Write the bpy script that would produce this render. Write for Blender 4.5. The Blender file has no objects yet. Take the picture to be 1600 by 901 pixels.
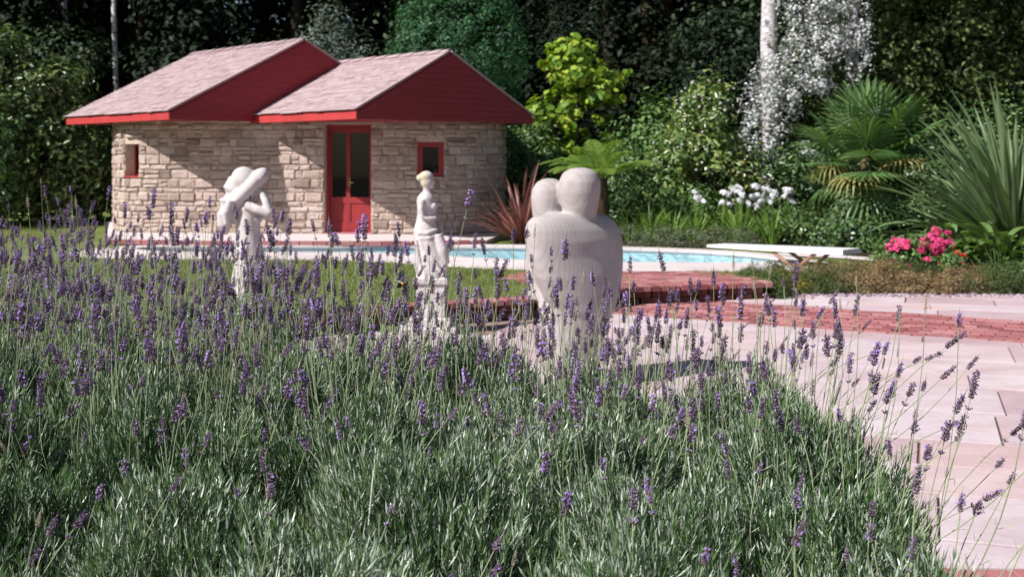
import bpy, bmesh, math, random
import numpy as np
from mathutils import Vector, Matrix, Quaternion
from mathutils.geometry import tessellate_polygon

# ------------------------------------------------------------------ camera, light
sc = bpy.context.scene
F, EYE, HOR = 1850.0, 1.65, 248.0          # focal length in photo pixels, eye height, horizon row
cam_d = bpy.data.cameras.new("camera")
cam = bpy.data.objects.new("camera", cam_d)
sc.collection.objects.link(cam)
sc.camera = cam
cam.location = (0, 0, EYE)
cam.rotation_euler = (math.radians(90), 0, 0)
cam_d.sensor_width = 36
cam_d.lens = 36 * F / 1600
cam_d.shift_y = -(450.5 - HOR) / 1600
cam_d.clip_start = 0.05
cam_d.clip_end = 1000
cam_d.dof.use_dof = True
cam_d.dof.focus_distance = 2.35
cam_d.dof.aperture_fstop = 9.0
cam_d.dof.aperture_blades = 7

SUN = Vector((1.53, 1.0, -1.70)).normalized()   # travel direction of sunlight
elev = math.asin(-SUN.z)
world = bpy.data.worlds.new("World")
sc.world = world
world.use_nodes = True
wn = world.node_tree
sky = wn.nodes.new("ShaderNodeTexSky")
sky.sky_type = 'NISHITA'
sky.sun_disc = False
sky.sun_elevation = elev
sky.sun_rotation = math.atan2(-SUN.x, -SUN.y) % (2 * math.pi)
wn.links.new(sky.outputs[0], wn.nodes["Background"].inputs[0])
wn.nodes["Background"].inputs[1].default_value = 0.05
sun_d = bpy.data.lights.new("sun", 'SUN')
sun_d.energy = 5.0
sun_d.angle = math.radians(0.55)
sun_d.color = (1.0, 0.965, 0.935)
sun = bpy.data.objects.new("sun", sun_d)
sc.collection.objects.link(sun)
sun.rotation_euler = SUN.to_track_quat('-Z', 'Y').to_euler()
sun.location = (-20, -10, 25)
sc.view_settings.view_transform = 'Standard'
sc.view_settings.look = 'None'
sc.view_settings.exposure = 0.58
sc.view_settings.gamma = 1.0
sc.render.engine = 'CYCLES'
sc.cycles.use_denoising = True
sc.cycles.max_bounces = 6
sc.cycles.diffuse_bounces = 3
sc.cycles.transparent_max_bounces = 8

# ------------------------------------------------------------------ helpers
C = sc.collection
rnd = random.Random(7)
NR = np.random.default_rng(11)


def at(px, py, Y):
    """world point at depth Y seen at photo position px, py"""
    return Vector(((px - 800) / F * Y, Y, EYE - (py - HOR) / F * Y))


def on(px, py, z):
    """world point on the level z"""
    Y = F * (EYE - z) / (py - HOR)
    return Vector(((px - 800) / F * Y, Y, z))


def tag(o, label=None, cat=None, group=None, kind=None):
    if label: o["label"] = label
    if cat: o["category"] = cat
    if group: o["group"] = group
    if kind: o["kind"] = kind
    return o


def empty(name, loc, label=None, cat=None, group=None, rz=0):
    o = bpy.data.objects.new(name, None)
    o.empty_display_size = 0.1
    C.objects.link(o)
    o.location = loc
    o.rotation_euler = (0, 0, rz)
    return tag(o, label, cat, group)


def link(name, me, mat=None, parent=None, loc=None, smooth=False):
    o = bpy.data.objects.new(name, me)
    C.objects.link(o)
    if mat is not None and len(me.materials) == 0:
        for m in (mat if isinstance(mat, (list, tuple)) else [mat]):
            me.materials.append(m)
    if parent: o.parent = parent
    if loc is not None: o.location = loc
    if smooth: me.shade_smooth()
    return o


def copy_tree(o, parent=None):
    c = o.copy()
    C.objects.link(c)
    c.parent = parent
    for ch in list(o.children):
        copy_tree(ch, c)
    return c


def np_mesh(name, V, quads=None, tris=None, qm=None, tm=None):
    V = np.asarray(V, np.float32)
    me = bpy.data.meshes.new(name)
    me.vertices.add(len(V))
    me.vertices.foreach_set("co", V.ravel())
    idx, start, mi, s = [], [], [], 0
    if quads is not None and len(quads):
        q = np.asarray(quads, np.int32)
        idx.append(q.ravel()); start.append(np.arange(len(q)) * 4); s = len(q) * 4
        mi.append(np.zeros(len(q), np.int32) if qm is None else np.asarray(qm, np.int32))
    if tris is not None and len(tris):
        t = np.asarray(tris, np.int32)
        idx.append(t.ravel()); start.append(s + np.arange(len(t)) * 3)
        mi.append(np.zeros(len(t), np.int32) if tm is None else np.asarray(tm, np.int32))
    idx = np.concatenate(idx); start = np.concatenate(start).astype(np.int32); mi = np.concatenate(mi)
    me.loops.add(len(idx))
    me.loops.foreach_set("vertex_index", idx)
    me.polygons.add(len(start))
    me.polygons.foreach_set("loop_start", start)
    me.polygons.foreach_set("material_index", mi)
    me.update(calc_edges=True)
    me.validate()
    return me


class MB:
    """collects simple solids, build() links ONE mesh object"""
    def __init__(s):
        s.v = []; s.f = []; s.m = []; s.mi = 0

    def add(s, vs, fs):
        b = len(s.v)
        s.v += [tuple(v) for v in vs]
        s.f += [tuple(b + i for i in f) for f in fs]
        s.m += [s.mi] * len(fs)

    def box(s, c, size, M=None):
        x, y, z = (k / 2 for k in size)
        vs = [Vector((a, b, d)) for d in (-z, z) for b in (-y, y) for a in (-x, x)]
        if M is not None: vs = [M @ v for v in vs]
        c = Vector(c)
        s.add([v + c for v in vs], [(0, 2, 3, 1), (4, 5, 7, 6), (0, 1, 5, 4), (2, 6, 7, 3), (0, 4, 6, 2), (1, 3, 7, 5)])

    def prism(s, poly, z0, z1, bev=0.0):
        """poly: list of (x, y) counter-clockwise"""
        n = len(poly)
        if bev:
            cx = sum(p[0] for p in poly) / n; cy = sum(p[1] for p in poly) / n
            def ins(p):
                dx, dy = cx - p[0], cy - p[1]; d = math.hypot(dx, dy) or 1
                return (p[0] + dx / d * bev * 1.3, p[1] + dy / d * bev * 1.3)
            rings = [[(p[0], p[1], z0) for p in poly], [(p[0], p[1], z1 - bev) for p in poly], [(*ins(p), z1) for p in poly]]
        else:
            rings = [[(p[0], p[1], z0) for p in poly], [(p[0], p[1], z1) for p in poly]]
        vs = [v for r in rings for v in r]
        fs = [tuple(reversed(range(n)))]
        for k in range(len(rings) - 1):
            fs += [(k * n + i, k * n + (i + 1) % n, (k + 1) * n + (i + 1) % n, (k + 1) * n + i) for i in range(n)]
        fs.append(tuple((len(rings) - 1) * n + i for i in range(n)))
        s.add(vs, fs)

    def tube(s, pts, rad, n=8, ell=1.0, cap=True):
        pts = [Vector(p) for p in pts]
        if not hasattr(rad, '__len__'): rad = [rad] * len(pts)
        vs, fs = [], []
        up = Vector((0.31, 0.17, 0.93))
        for i, p in enumerate(pts):
            t = (pts[min(i + 1, len(pts) - 1)] - pts[max(i - 1, 0)]).normalized()
            a = t.cross(up)
            if a.length < 0.05: a = t.cross(Vector((1, 0, 0)))
            a.normalize(); b = t.cross(a)
            for k in range(n):
                w = 2 * math.pi * k / n
                vs.append(p + (a * math.cos(w) + b * math.sin(w) * ell) * rad[i])
        for i in range(len(pts) - 1):
            for k in range(n):
                fs.append((i * n + k, i * n + (k + 1) % n, (i + 1) * n + (k + 1) % n, (i + 1) * n + k))
        if cap:
            fs.append(tuple(reversed(range(n))))
            fs.append(tuple((len(pts) - 1) * n + k for k in range(n)))
        s.add(vs, fs)

    def loft(s, rings, n=24, sq=2.0):
        """rings: (x, y, z, rx, ry[, rot]) horizontal super-ellipses"""
        vs, fs = [], []
        for r in rings:
            x, y, z, rx, ry = r[:5]; ro = r[5] if len(r) > 5 else 0
            for k in range(n):
                w = 2 * math.pi * k / n
                c, d = math.cos(w), math.sin(w)
                a = math.copysign(abs(c) ** (2 / sq), c) * rx
                b = math.copysign(abs(d) ** (2 / sq), d) * ry
                vs.append((x + a * math.cos(ro) - b * math.sin(ro), y + a * math.sin(ro) + b * math.cos(ro), z))
        for i in range(len(rings) - 1):
            for k in range(n):
                fs.append((i * n + k, i * n + (k + 1) % n, (i + 1) * n + (k + 1) % n, (i + 1) * n + k))
        fs.append(tuple(reversed(range(n))))
        fs.append(tuple((len(rings) - 1) * n + k for k in range(n)))
        s.add(vs, fs)

    def ball(s, c, r, M=None, nu=16, nv=10):
        if not hasattr(r, '__len__'): r = (r, r, r)
        vs = [Vector((0, 0, -r[2]))]
        for j in range(1, nv):
            ph = -math.pi / 2 + math.pi * j / nv
            for i in range(nu):
                w = 2 * math.pi * i / nu
                vs.append(Vector((r[0] * math.cos(ph) * math.cos(w), r[1] * math.cos(ph) * math.sin(w), r[2] * math.sin(ph))))
        vs.append(Vector((0, 0, r[2])))
        if M is not None: vs = [M @ v for v in vs]
        c = Vector(c); vs = [v + c for v in vs]
        fs = [(0, 1 + (i + 1) % nu, 1 + i) for i in range(nu)]
        for j in range(nv - 2):
            fs += [(1 + j * nu + i, 1 + j * nu + (i + 1) % nu, 1 + (j + 1) * nu + (i + 1) % nu, 1 + (j + 1) * nu + i) for i in range(nu)]
        e = len(vs) - 1
        fs += [(e, 1 + (nv - 2) * nu + i, 1 + (nv - 2) * nu + (i + 1) % nu) for i in range(nu)]
        s.add(vs, fs)

    def mesh(s, name="m"):
        me = bpy.data.meshes.new(name)
        me.from_pydata(s.v, [], s.f)
        me.polygons.foreach_set("material_index", s.m)
        me.update()
        return me

    def build(s, name, mat, parent=None, loc=None, smooth=False):
        return link(name, s.mesh(name), mat, parent, loc, smooth)


def remeshed(mb, name, voxel, mat, parent=None, loc=None, smooth_it=4, sub=0):
    """melts overlapping solids into one continuous skin"""
    tmp = bpy.data.objects.new("tmp_" + name, mb.mesh(name))
    C.objects.link(tmp)
    r = tmp.modifiers.new("r", 'REMESH'); r.mode = 'VOXEL'; r.voxel_size = voxel; r.use_smooth_shade = True
    s = tmp.modifiers.new("s", 'SMOOTH'); s.iterations = smooth_it; s.factor = 0.5
    dg = bpy.context.evaluated_depsgraph_get()
    me = bpy.data.meshes.new_from_object(tmp.evaluated_get(dg))
    me.name = name
    bpy.data.objects.remove(tmp)
    me.materials.clear()
    return link(name, me, mat, parent, loc, True)


# ------------------------------------------------------------------ materials
class NT:
    def __init__(s, name):
        s.m = bpy.data.materials.new(name); s.m.use_nodes = True
        s.t = s.m.node_tree; s.b = s.t.nodes["Principled BSDF"]; s.o = s.t.nodes["Material Output"]
    def n(s, kind, **kw):
        x = s.t.nodes.new(kind)
        for k, v in kw.items():
            if k.startswith("i_"): x.inputs[int(k[2:])].default_value = v
            else: setattr(x, k, v)
        return x
    def l(s, a, b): s.t.links.new(a, b)
    def ramp(s, src, stops, interp='LINEAR'):
        r = s.n("ShaderNodeValToRGB"); e = r.color_ramp.elements
        r.color_ramp.interpolation = interp
        while len(e) < len(stops): e.new(0.5)
        for k, (p, c) in enumerate(stops):
            e[k].position = p; e[k].color = (*c, 1)
        s.l(src, r.inputs[0]); return r.outputs[0]
    def noise(s, scale, detail=4, rough=0.55, src=None, out=0):
        x = s.n("ShaderNodeTexNoise"); x.inputs["Scale"].default_value = scale
        x.inputs["Detail"].default_value = detail; x.inputs["Roughness"].default_value = rough
        if src is None: src = s.co()
        s.l(src, x.inputs["Vector"]); return x.outputs[out]
    def co(s, kind="Object"):
        return s.n("ShaderNodeTexCoord").outputs[kind]
    def pos(s):
        return s.n("ShaderNodeNewGeometry").outputs["Position"]
    def scaled(s, src, sc_):
        x = s.n("ShaderNodeMapping"); x.inputs["Scale"].default_value = sc_; s.l(src, x.inputs["Vector"]); return x.outputs[0]
    def mix(s, fac, a, b, mode='MIX'):
        x = s.n("ShaderNodeMix"); x.data_type = 'RGBA'; x.blend_type = mode
        for v, i in ((fac, 0), (a, 6), (b, 7)):
            if isinstance(v, (int, float)): x.inputs[i].default_value = v
            elif isinstance(v, tuple): x.inputs[i].default_value = (*v, 1)
            else: s.l(v, x.inputs[i])
        return x.outputs[2]
    def math(s, op, a, b=0.0):
        x = s.n("ShaderNodeMath"); x.operation = op
        for v, i in ((a, 0), (b, 1)):
            if isinstance(v, (int, float)): x.inputs[i].default_value = v
            else: s.l(v, x.inputs[i])
        return x.outputs[0]
    def bump(s, h, strength=0.3, dist=0.01):
        x = s.n("ShaderNodeBump"); x.inputs["Strength"].default_value = strength; x.inputs["Distance"].default_value = dist
        s.l(h, x.inputs["Height"]); s.l(x.outputs[0], s.b.inputs["Normal"])
    def rand(s):
        """one random number for each separate piece"""
        o = s.n("ShaderNodeObjectInfo").outputs["Random"]
        g = s.n("ShaderNodeNewGeometry").outputs["Random Per Island"]
        return s.math('FRACT', s.math('ADD', o, g))
    def col(s, c):
        if isinstance(c, tuple): s.b.inputs["Base Color"].default_value = (*c, 1)
        else: s.l(c, s.b.inputs["Base Color"])
    def rough(s, v):
        if isinstance(v, (int, float)): s.b.inputs["Roughness"].default_value = v
        else: s.l(v, s.b.inputs["Roughness"])
    def spec(s, v): s.b.inputs["Specular IOR Level"].default_value = v


def leaf_mat(name, stops, rough=0.5, trans=0.25, spec=0.4, tint=(1.25, 1.3, 0.55)):
    a = NT(name)
    g = a.n("ShaderNodeNewGeometry").outputs["Random Per Island"]
    n = a.noise(1.3, 2, src=a.pos())
    v = a.math('ADD', a.math('MULTIPLY', g, 0.75), a.math('MULTIPLY', a.math('SUBTRACT', n, 0.35), 0.55))
    c = a.ramp(v, stops)
    a.col(c); a.rough(rough); a.spec(spec)
    if trans:
        tr = a.n("ShaderNodeBsdfTranslucent")
        a.l(a.mix(1.0, c, tint, 'MULTIPLY'), tr.inputs[0])
        mx = a.n("ShaderNodeMixShader"); mx.inputs[0].default_value = trans
        a.l(a.b.outputs[0], mx.inputs[1]); a.l(tr.outputs[0], mx.inputs[2]); a.l(mx.outputs[0], a.o.inputs[0])
    return a.m


def plain(name, c, rough=0.6, var=0.12, scale=6, spec=0.3, bump=0.0, metal=0):
    a = NT(name)
    n = a.noise(scale, 4)
    lo = tuple(k * (1 - var) for k in c); hi = tuple(min(1, k * (1 + var)) for k in c)
    a.col(a.ramp(n, [(0.3, lo), (0.7, hi)])); a.rough(rough); a.spec(spec)
    a.b.inputs["Metallic"].default_value = metal
    if bump: a.bump(a.noise(scale * 6, 4), bump, 0.01)
    return a.m


def bark_mat(name, lo, hi, bands=False):
    a = NT(name)
    n = a.noise(5, 6, 0.65, a.scaled(a.co(), (6, 6, 1.0) if not bands else (1.2, 1.2, 5)))
    a.col(a.ramp(n, [(0.35, lo), (0.62, hi)])); a.rough(0.9); a.spec(0.1)
    a.bump(n, 0.6, 0.03)
    return a.m


M = {}
# wall stone: buff, pinkish tan, grey-brown blocks
a = NT("wall_stone")
c = a.ramp(a.rand(), [(0.0, (0.26, 0.195, 0.165)), (0.07, (0.43, 0.33, 0.275)), (0.4, (0.54, 0.425, 0.37)), (0.7, (0.59, 0.48, 0.43)), (0.93, (0.50, 0.38, 0.325)), (1.0, (0.30, 0.23, 0.195))])
n1 = a.noise(9, 5, 0.6, a.pos())
c = a.mix(0.55, c, a.ramp(n1, [(0.3, (0.45, 0.42, 0.40)), (0.7, (1.0, 1.0, 1.0))]), 'MULTIPLY')
c = a.mix(a.ramp(a.noise(2.2, 3, src=a.pos()), [(0.5, (0, 0, 0)), (0.75, (0.5, 0.5, 0.5))]), c, (0.47, 0.40, 0.36))
a.col(c); a.rough(0.9); a.spec(0.15); a.bump(a.noise(22, 5, 0.65, a.pos()), 0.8, 0.03)
M['stone'] = a.m
M['mortar'] = plain("mortar", (0.50, 0.395, 0.335), 0.95, 0.2, 14, 0.1, 0.4)
a = NT("cedar_shingle")
c = a.ramp(a.rand(), [(0.0, (0.36, 0.255, 0.265)), (0.3, (0.42, 0.315, 0.33)), (0.7, (0.46, 0.355, 0.37)), (1.0, (0.38, 0.275, 0.285))])
c = a.mix(0.5, c, a.ramp(a.noise(14, 4, src=a.pos()), [(0.3, (0.75, 0.7, 0.7)), (0.7, (1, 1, 1))]), 'MULTIPLY')
a.col(c); a.rough(0.75); a.bump(a.noise(30, 3, src=a.scaled(a.pos(), (1, 1, 1))), 0.3, 0.01)
M['shingle'] = a.m
a = NT("red_paint_boards")
c = a.ramp(a.noise(4, 4, src=a.scaled(a.pos(), (1, 1, 6))), [(0.3, (0.235, 0.013, 0.019)), (0.7, (0.31, 0.022, 0.028))])
a.col(c); a.rough(0.55); a.bump(a.noise(40, 3, src=a.scaled(a.pos(), (1, 1, 8))), 0.15, 0.005)
M['red'] = a.m
M['fascia'] = plain("red_paint_fascia", (0.40, 0.04, 0.04), 0.6, 0.1, 5)
M['door_red'] = plain("red_paint_door", (0.28, 0.032, 0.036), 0.4, 0.1, 5)
M['brass'] = plain("aged_brass", (0.5, 0.36, 0.14), 0.35, 0.1, 9, 0.5, 0, 1)
a = NT("dark_glass")
a.col((0.006, 0.007, 0.008)); a.rough(0.04); a.spec(0.5)
M['glass'] = a.m
# pale weathered statue stone
a = NT("statue_limestone")
n = a.noise(7, 6, 0.6)
c = a.ramp(n, [(0.28, (0.37, 0.33, 0.32)), (0.5, (0.50, 0.46, 0.455)), (0.75, (0.57, 0.53, 0.525))])
c = a.mix(a.ramp(a.noise(2.5, 4), [(0.55, (0, 0, 0)), (0.8, (0.4, 0.4, 0.4))]), c, (0.42, 0.36, 0.31))
a.col(c); a.rough(0.85); a.spec(0.2); a.bump(a.noise(60, 4), 0.35, 0.006)
M['statue'] = a.m
a = NT("lichened_limestone")
n = a.noise(9, 6, 0.6)
c = a.ramp(n, [(0.28, (0.36, 0.32, 0.31)), (0.48, (0.52, 0.475, 0.47)), (0.75, (0.62, 0.58, 0.575))])
sep = a.n("ShaderNodeSeparateXYZ"); a.l(a.co(), sep.inputs[0])
hair = a.math('MULTIPLY', a.math('GREATER_THAN', sep.outputs[2], 1.385), a.math('LESS_THAN', a.math('ADD', sep.outputs[0], a.math('MULTIPLY', a.noise(14, 3), 0.05)), 0.0))
c = a.mix(a.math('MULTIPLY', a.math('MULTIPLY', hair, a.noise(30, 4)), 0.9), c, (0.52, 0.44, 0.20))
a.col(c); a.rough(0.9); a.spec(0.15); a.bump(a.noise(38, 5, 0.65), 0.6, 0.012)
M['lichen_stone'] = a.m
a = NT("banded_sandstone")
v = a.n("ShaderNodeVectorMath"); v.operation = 'DOT_PRODUCT'
v.inputs[1].default_value = (-0.50, -0.85, 0.12); a.l(a.co(), v.inputs[0])
ph = a.math('ADD', a.math('MULTIPLY', v.outputs["Value"], 34.0), a.math('MULTIPLY', a.noise(1.8, 3), 2.6))
band = a.math('FRACT', ph)
c = a.ramp(band, [(0.0, (0.375, 0.34, 0.337)), (0.2, (0.415, 0.38, 0.377)), (0.6, (0.435, 0.40, 0.397)), (0.85, (0.42, 0.385, 0.382)), (1.0, (0.375, 0.34, 0.337))])
c = a.mix(0.8, c, a.ramp(a.noise(6, 6, 0.65), [(0.3, (0.80, 0.77, 0.75)), (0.65, (1, 1, 1))]), 'MULTIPLY')
c = a.mix(a.ramp(a.noise(2.6, 5), [(0.58, (0, 0, 0)), (0.75, (0.35, 0.35, 0.35))]), c, (0.33, 0.28, 0.25))
a.col(c); a.rough(0.88); a.spec(0.15); a.bump(a.noise(90, 5, 0.7), 0.5, 0.006)
M['band'] = a.m
# paving
a = NT("pink_flagstone")
c = a.ramp(a.rand(), [(0.0, (0.45, 0.335, 0.355)), (0.3, (0.51, 0.41, 0.44)), (0.6, (0.55, 0.47, 0.50)), (0.8, (0.52, 0.39, 0.395)), (1.0, (0.56, 0.50, 0.52))])
st = a.noise(1.9, 6, 0.65, a.scaled(a.pos(), (0.8, 1.5, 1)))
c = a.mix(0.85, c, a.ramp(st, [(0.28, (0.74, 0.66, 0.65)), (0.6, (1, 1, 1))]), 'MULTIPLY')
c = a.mix(a.ramp(a.noise(3.4, 6, 0.7, a.pos()), [(0.60, (0, 0, 0)), (0.78, (0.55, 0.55, 0.55))]), c, (0.36, 0.29, 0.28))
c = a.mix(a.ramp(a.noise(0.9, 4, src=a.scaled(a.pos(), (0.8, 3, 1))), [(0.62, (0, 0, 0)), (0.72, (0.75, 0.75, 0.75))]), c, (0.60, 0.38, 0.27))
a.col(c); a.rough(0.8); a.spec(0.2); a.bump(a.noise(12, 5, 0.6, a.pos()), 0.35, 0.02)
M['flag'] = a.m
a = NT("coping_slab")
c = a.ramp(a.rand(), [(0.0, (0.55, 0.48, 0.475)), (1.0, (0.62, 0.555, 0.55))])
c = a.mix(0.5, c, a.ramp(a.noise(3, 5, src=a.pos()), [(0.3, (0.82, 0.78, 0.77)), (0.7, (1, 1, 1))]), 'MULTIPLY')
a.col(c); a.rough(0.8); a.spec(0.2)
M['coping'] = a.m
a = NT("red_brick")
c = a.ramp(a.rand(), [(0.0, (0.22, 0.08, 0.085)), (0.3, (0.34, 0.125, 0.13)), (0.65, (0.41, 0.165, 0.17)), (0.9, (0.46, 0.235, 0.235)), (1.0, (0.29, 0.12, 0.125))])
c = a.mix(0.6, c, a.ramp(a.noise(7, 5, src=a.pos()), [(0.3, (0.72, 0.68, 0.66)), (0.7, (1, 1, 1))]), 'MULTIPLY')
a.col(c); a.rough(0.85); a.spec(0.15); a.bump(a.noise(60, 4, src=a.pos()), 0.4, 0.004)
M['brick'] = a.m
M['joint'] = plain("paving_joint", (0.24, 0.17, 0.155), 0.95, 0.25, 9, 0.1, 0.3)
M['soil'] = plain("dark_soil", (0.045, 0.032, 0.024), 1.0, 0.4, 9, 0.05, 0.8)
a = NT("lawn_grass")
n = a.noise(1.2, 6, 0.65, a.pos()); 
c = a.ramp(n, [(0.3, (0.11, 0.16, 0.04)), (0.52, (0.19, 0.235, 0.07)), (0.72, (0.28, 0.29, 0.11))])
c = a.mix(0.6, c, a.ramp(a.noise(40, 4, src=a.pos()), [(0.3, (0.6, 0.6, 0.6)), (0.7, (1, 1, 1))]), 'MULTIPLY')
a.col(c); a.rough(0.9); a.spec(0.1); a.bump(a.noise(90, 4, src=a.pos()), 0.8, 0.03)
M['lawn'] = a.m
a = NT("woodland_floor")
a.col(a.ramp(a.noise(0.8, 6, 0.6, a.pos()), [(0.3, (0.03, 0.03, 0.014)), (0.7, (0.06, 0.05, 0.025))])); a.rough(1.0); a.spec(0.05)
M['ground'] = a.m
M['pool'] = plain("pool_lining", (0.62, 0.80, 0.86), 0.5, 0.08, 1.5)
a = NT("pool_water")
gl = a.n("ShaderNodeBsdfGlossy"); gl.inputs["Roughness"].default_value = 0.03
tr = a.n("ShaderNodeBsdfTransparent"); tr.inputs[0].default_value = (0.80, 0.95, 0.97, 1)
fr = a.n("ShaderNodeFresnel"); fr.inputs[0].default_value = 1.33
bp = a.n("ShaderNodeBump"); bp.inputs["Strength"].default_value = 0.9; bp.inputs["Distance"].default_value = 0.05
a.l(a.noise(3.5, 3, src=a.pos()), bp.inputs["Height"])
a.l(bp.outputs[0], gl.inputs["Normal"]); a.l(bp.outputs[0], fr.inputs["Normal"])
mx = a.n("ShaderNodeMixShader"); a.l(a.math('MULTIPLY', fr.outputs[0], 0.6), mx.inputs[0]); a.l(tr.outputs[0], mx.inputs[1]); a.l(gl.outputs[0], mx.inputs[2]); a.l(mx.outputs[0], a.o.inputs[0])
M['water'] = a.m
M['board'] = plain("white_fibreglass", (0.80, 0.81, 0.82), 0.35, 0.03, 3, 0.4)
M['strut'] = plain("brown_steel", (0.25, 0.15, 0.10), 0.55, 0.2, 8)
M['pebble'] = None
a = NT("mauve_pebble")
a.col(a.ramp(a.rand(), [(0.0, (0.16, 0.11, 0.13)), (0.5, (0.27, 0.20, 0.23)), (1.0, (0.40, 0.32, 0.35))])); a.rough(0.8)
M['pebble'] = a.m
# foliage
M['lav'] = leaf_mat("lavender_leaf", [(0.0, (0.018, 0.065, 0.010)), (0.32, (0.08, 0.15, 0.045)), (0.60, (0.235, 0.30, 0.205)), (1.0, (0.72, 0.76, 0.71))], 0.36, 0.12, 0.5)
M['lav_stem'] = plain("lavender_stem", (0.27, 0.32, 0.18), 0.6, 0.2, 9)
M['lav_wood'] = plain("lavender_wood", (0.13, 0.09, 0.06), 0.9, 0.3, 20)
M['calyx'] = leaf_mat("lavender_calyx", [(0.0, (0.055, 0.038, 0.045)), (0.45, (0.16, 0.105, 0.14)), (1.0, (0.44, 0.345, 0.42))], 0.6, 0.12, 0.25, (1, 0.9, 1.1))
M['corolla'] = leaf_mat("lavender_petal", [(0.0, (0.20, 0.11, 0.40)), (1.0, (0.42, 0.29, 0.62))], 0.6, 0.25, 0.2, (1, 0.9, 1.1))
M['spent'] = plain("spent_flower", (0.38, 0.33, 0.24), 0.8, 0.2, 30)
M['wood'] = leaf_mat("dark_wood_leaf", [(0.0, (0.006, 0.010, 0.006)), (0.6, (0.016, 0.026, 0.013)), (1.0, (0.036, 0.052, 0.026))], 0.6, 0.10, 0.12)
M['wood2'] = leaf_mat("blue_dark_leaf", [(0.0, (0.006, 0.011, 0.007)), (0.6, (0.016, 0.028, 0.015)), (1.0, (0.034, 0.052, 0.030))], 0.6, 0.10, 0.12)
M['laurel'] = leaf_mat("rhododendron_leaf", [(0.0, (0.025, 0.06, 0.022)), (0.55, (0.085, 0.16, 0.055)), (1.0, (0.25, 0.33, 0.11))], 0.34, 0.18, 0.5)
M['rhodo'] = leaf_mat("sunlit_rhododendron_leaf", [(0.0, (0.03, 0.06, 0.02)), (0.5, (0.085, 0.135, 0.045)), (0.8, (0.20, 0.235, 0.08)), (1.0, (0.30, 0.31, 0.13))], 0.32, 0.2, 0.5)
M['conifer'] = leaf_mat("clipped_conifer_leaf", [(0.0, (0.02, 0.07, 0.03)), (0.6, (0.045, 0.135, 0.06)), (1.0, (0.11, 0.23, 0.09))], 0.55, 0.2, 0.3)
M['grey'] = leaf_mat("grey_willow_leaf", [(0.0, (0.07, 0.10, 0.085)), (1.0, (0.26, 0.31, 0.28))], 0.6, 0.15, 0.3)
M['lime'] = leaf_mat("golden_catalpa_leaf", [(0.0, (0.05, 0.13, 0.02)), (0.4, (0.17, 0.29, 0.03)), (0.75, (0.36, 0.45, 0.05)), (1.0, (0.56, 0.57, 0.10))], 0.5, 0.30, 0.3)
M['mid'] = leaf_mat("mid_green_leaf", [(0.0, (0.035, 0.08, 0.022)), (0.6, (0.11, 0.20, 0.055)), (1.0, (0.25, 0.36, 0.11))], 0.5, 0.22, 0.35)
M['oak'] = leaf_mat("sunlit_tree_leaf", [(0.0, (0.03, 0.055, 0.018)), (0.55, (0.11, 0.16, 0.045)), (1.0, (0.28, 0.31, 0.11))], 0.55, 0.2, 0.3)
M['camellia'] = leaf_mat("camellia_leaf", [(0.0, (0.045, 0.095, 0.028)), (0.5, (0.15, 0.24, 0.07)), (0.82, (0.33, 0.38, 0.12)), (1.0, (0.38, 0.20, 0.08))], 0.25, 0.25, 0.6)
M['cream'] = leaf_mat("cream_leaf_glint", [(0.0, (0.66, 0.64, 0.55)), (1.0, (0.82, 0.80, 0.74))], 0.7, 0.25, 0.2, (1, 1, 0.95))  # pale specks that paint the shine on the camellia leaves
M['white'] = leaf_mat("white_petal", [(0.0, (0.68, 0.68, 0.70)), (1.0, (0.84, 0.84, 0.85))], 0.7, 0.25, 0.2, (1, 1, 1))
M['silver'] = leaf_mat("silver_white_leaf", [(0.0, (0.14, 0.19, 0.12)), (0.35, (0.46, 0.48, 0.46)), (1.0, (0.80, 0.79, 0.81))], 0.6, 0.2, 0.3, (1, 1, 1))
M['palm'] = leaf_mat("palm_leaf", [(0.0, (0.04, 0.10, 0.035)), (0.5, (0.10, 0.19, 0.06)), (0.8, (0.19, 0.28, 0.10)), (1.0, (0.34, 0.40, 0.20))], 0.36, 0.28, 0.5)
M['palm_dry'] = leaf_mat("dry_palm_leaf", [(0.0, (0.20, 0.19, 0.05)), (1.0, (0.42, 0.37, 0.15))], 0.6, 0.2, 0.3)
M['phorm'] = leaf_mat("flax_leaf", [(0.0, (0.04, 0.085, 0.035)), (0.45, (0.105, 0.17, 0.075)), (0.78, (0.22, 0.28, 0.14)), (1.0, (0.55, 0.55, 0.38))], 0.28, 0.18, 0.6)
M['bronze'] = leaf_mat("bronze_flax_leaf", [(0.0, (0.11, 0.04, 0.035)), (0.6, (0.23, 0.09, 0.075)), (1.0, (0.34, 0.19, 0.14))], 0.4, 0.12, 0.4, (1.2, 0.8, 0.6))
M['fern'] = leaf_mat("tree_fern_frond", [(0.0, (0.10, 0.21, 0.03)), (1.0, (0.28, 0.38, 0.08))], 0.55, 0.35, 0.25)
M['strap'] = leaf_mat("strap_leaf", [(0.0, (0.09, 0.20, 0.03)), (1.0, (0.26, 0.39, 0.09))], 0.4, 0.3, 0.4)
M['canna'] = leaf_mat("broad_leaf", [(0.0, (0.05, 0.12, 0.03)), (1.0, (0.15, 0.24, 0.07))], 0.35, 0.25, 0.5)
M['pink'] = leaf_mat("pink_petal", [(0.0, (0.62, 0.02, 0.14)), (1.0, (0.82, 0.16, 0.36))], 0.6, 0.25, 0.25, (1, 0.9, 0.9))
M['scarlet'] = leaf_mat("scarlet_petal", [(0.0, (0.55, 0.01, 0.02)), (1.0, (0.72, 0.04, 0.06))], 0.6, 0.2, 0.25, (1, 0.8, 0.8))
M['sage'] = leaf_mat("grey_green_shrub_leaf", [(0.0, (0.07, 0.10, 0.055)), (1.0, (0.21, 0.24, 0.15))], 0.6, 0.2, 0.3)
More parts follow.
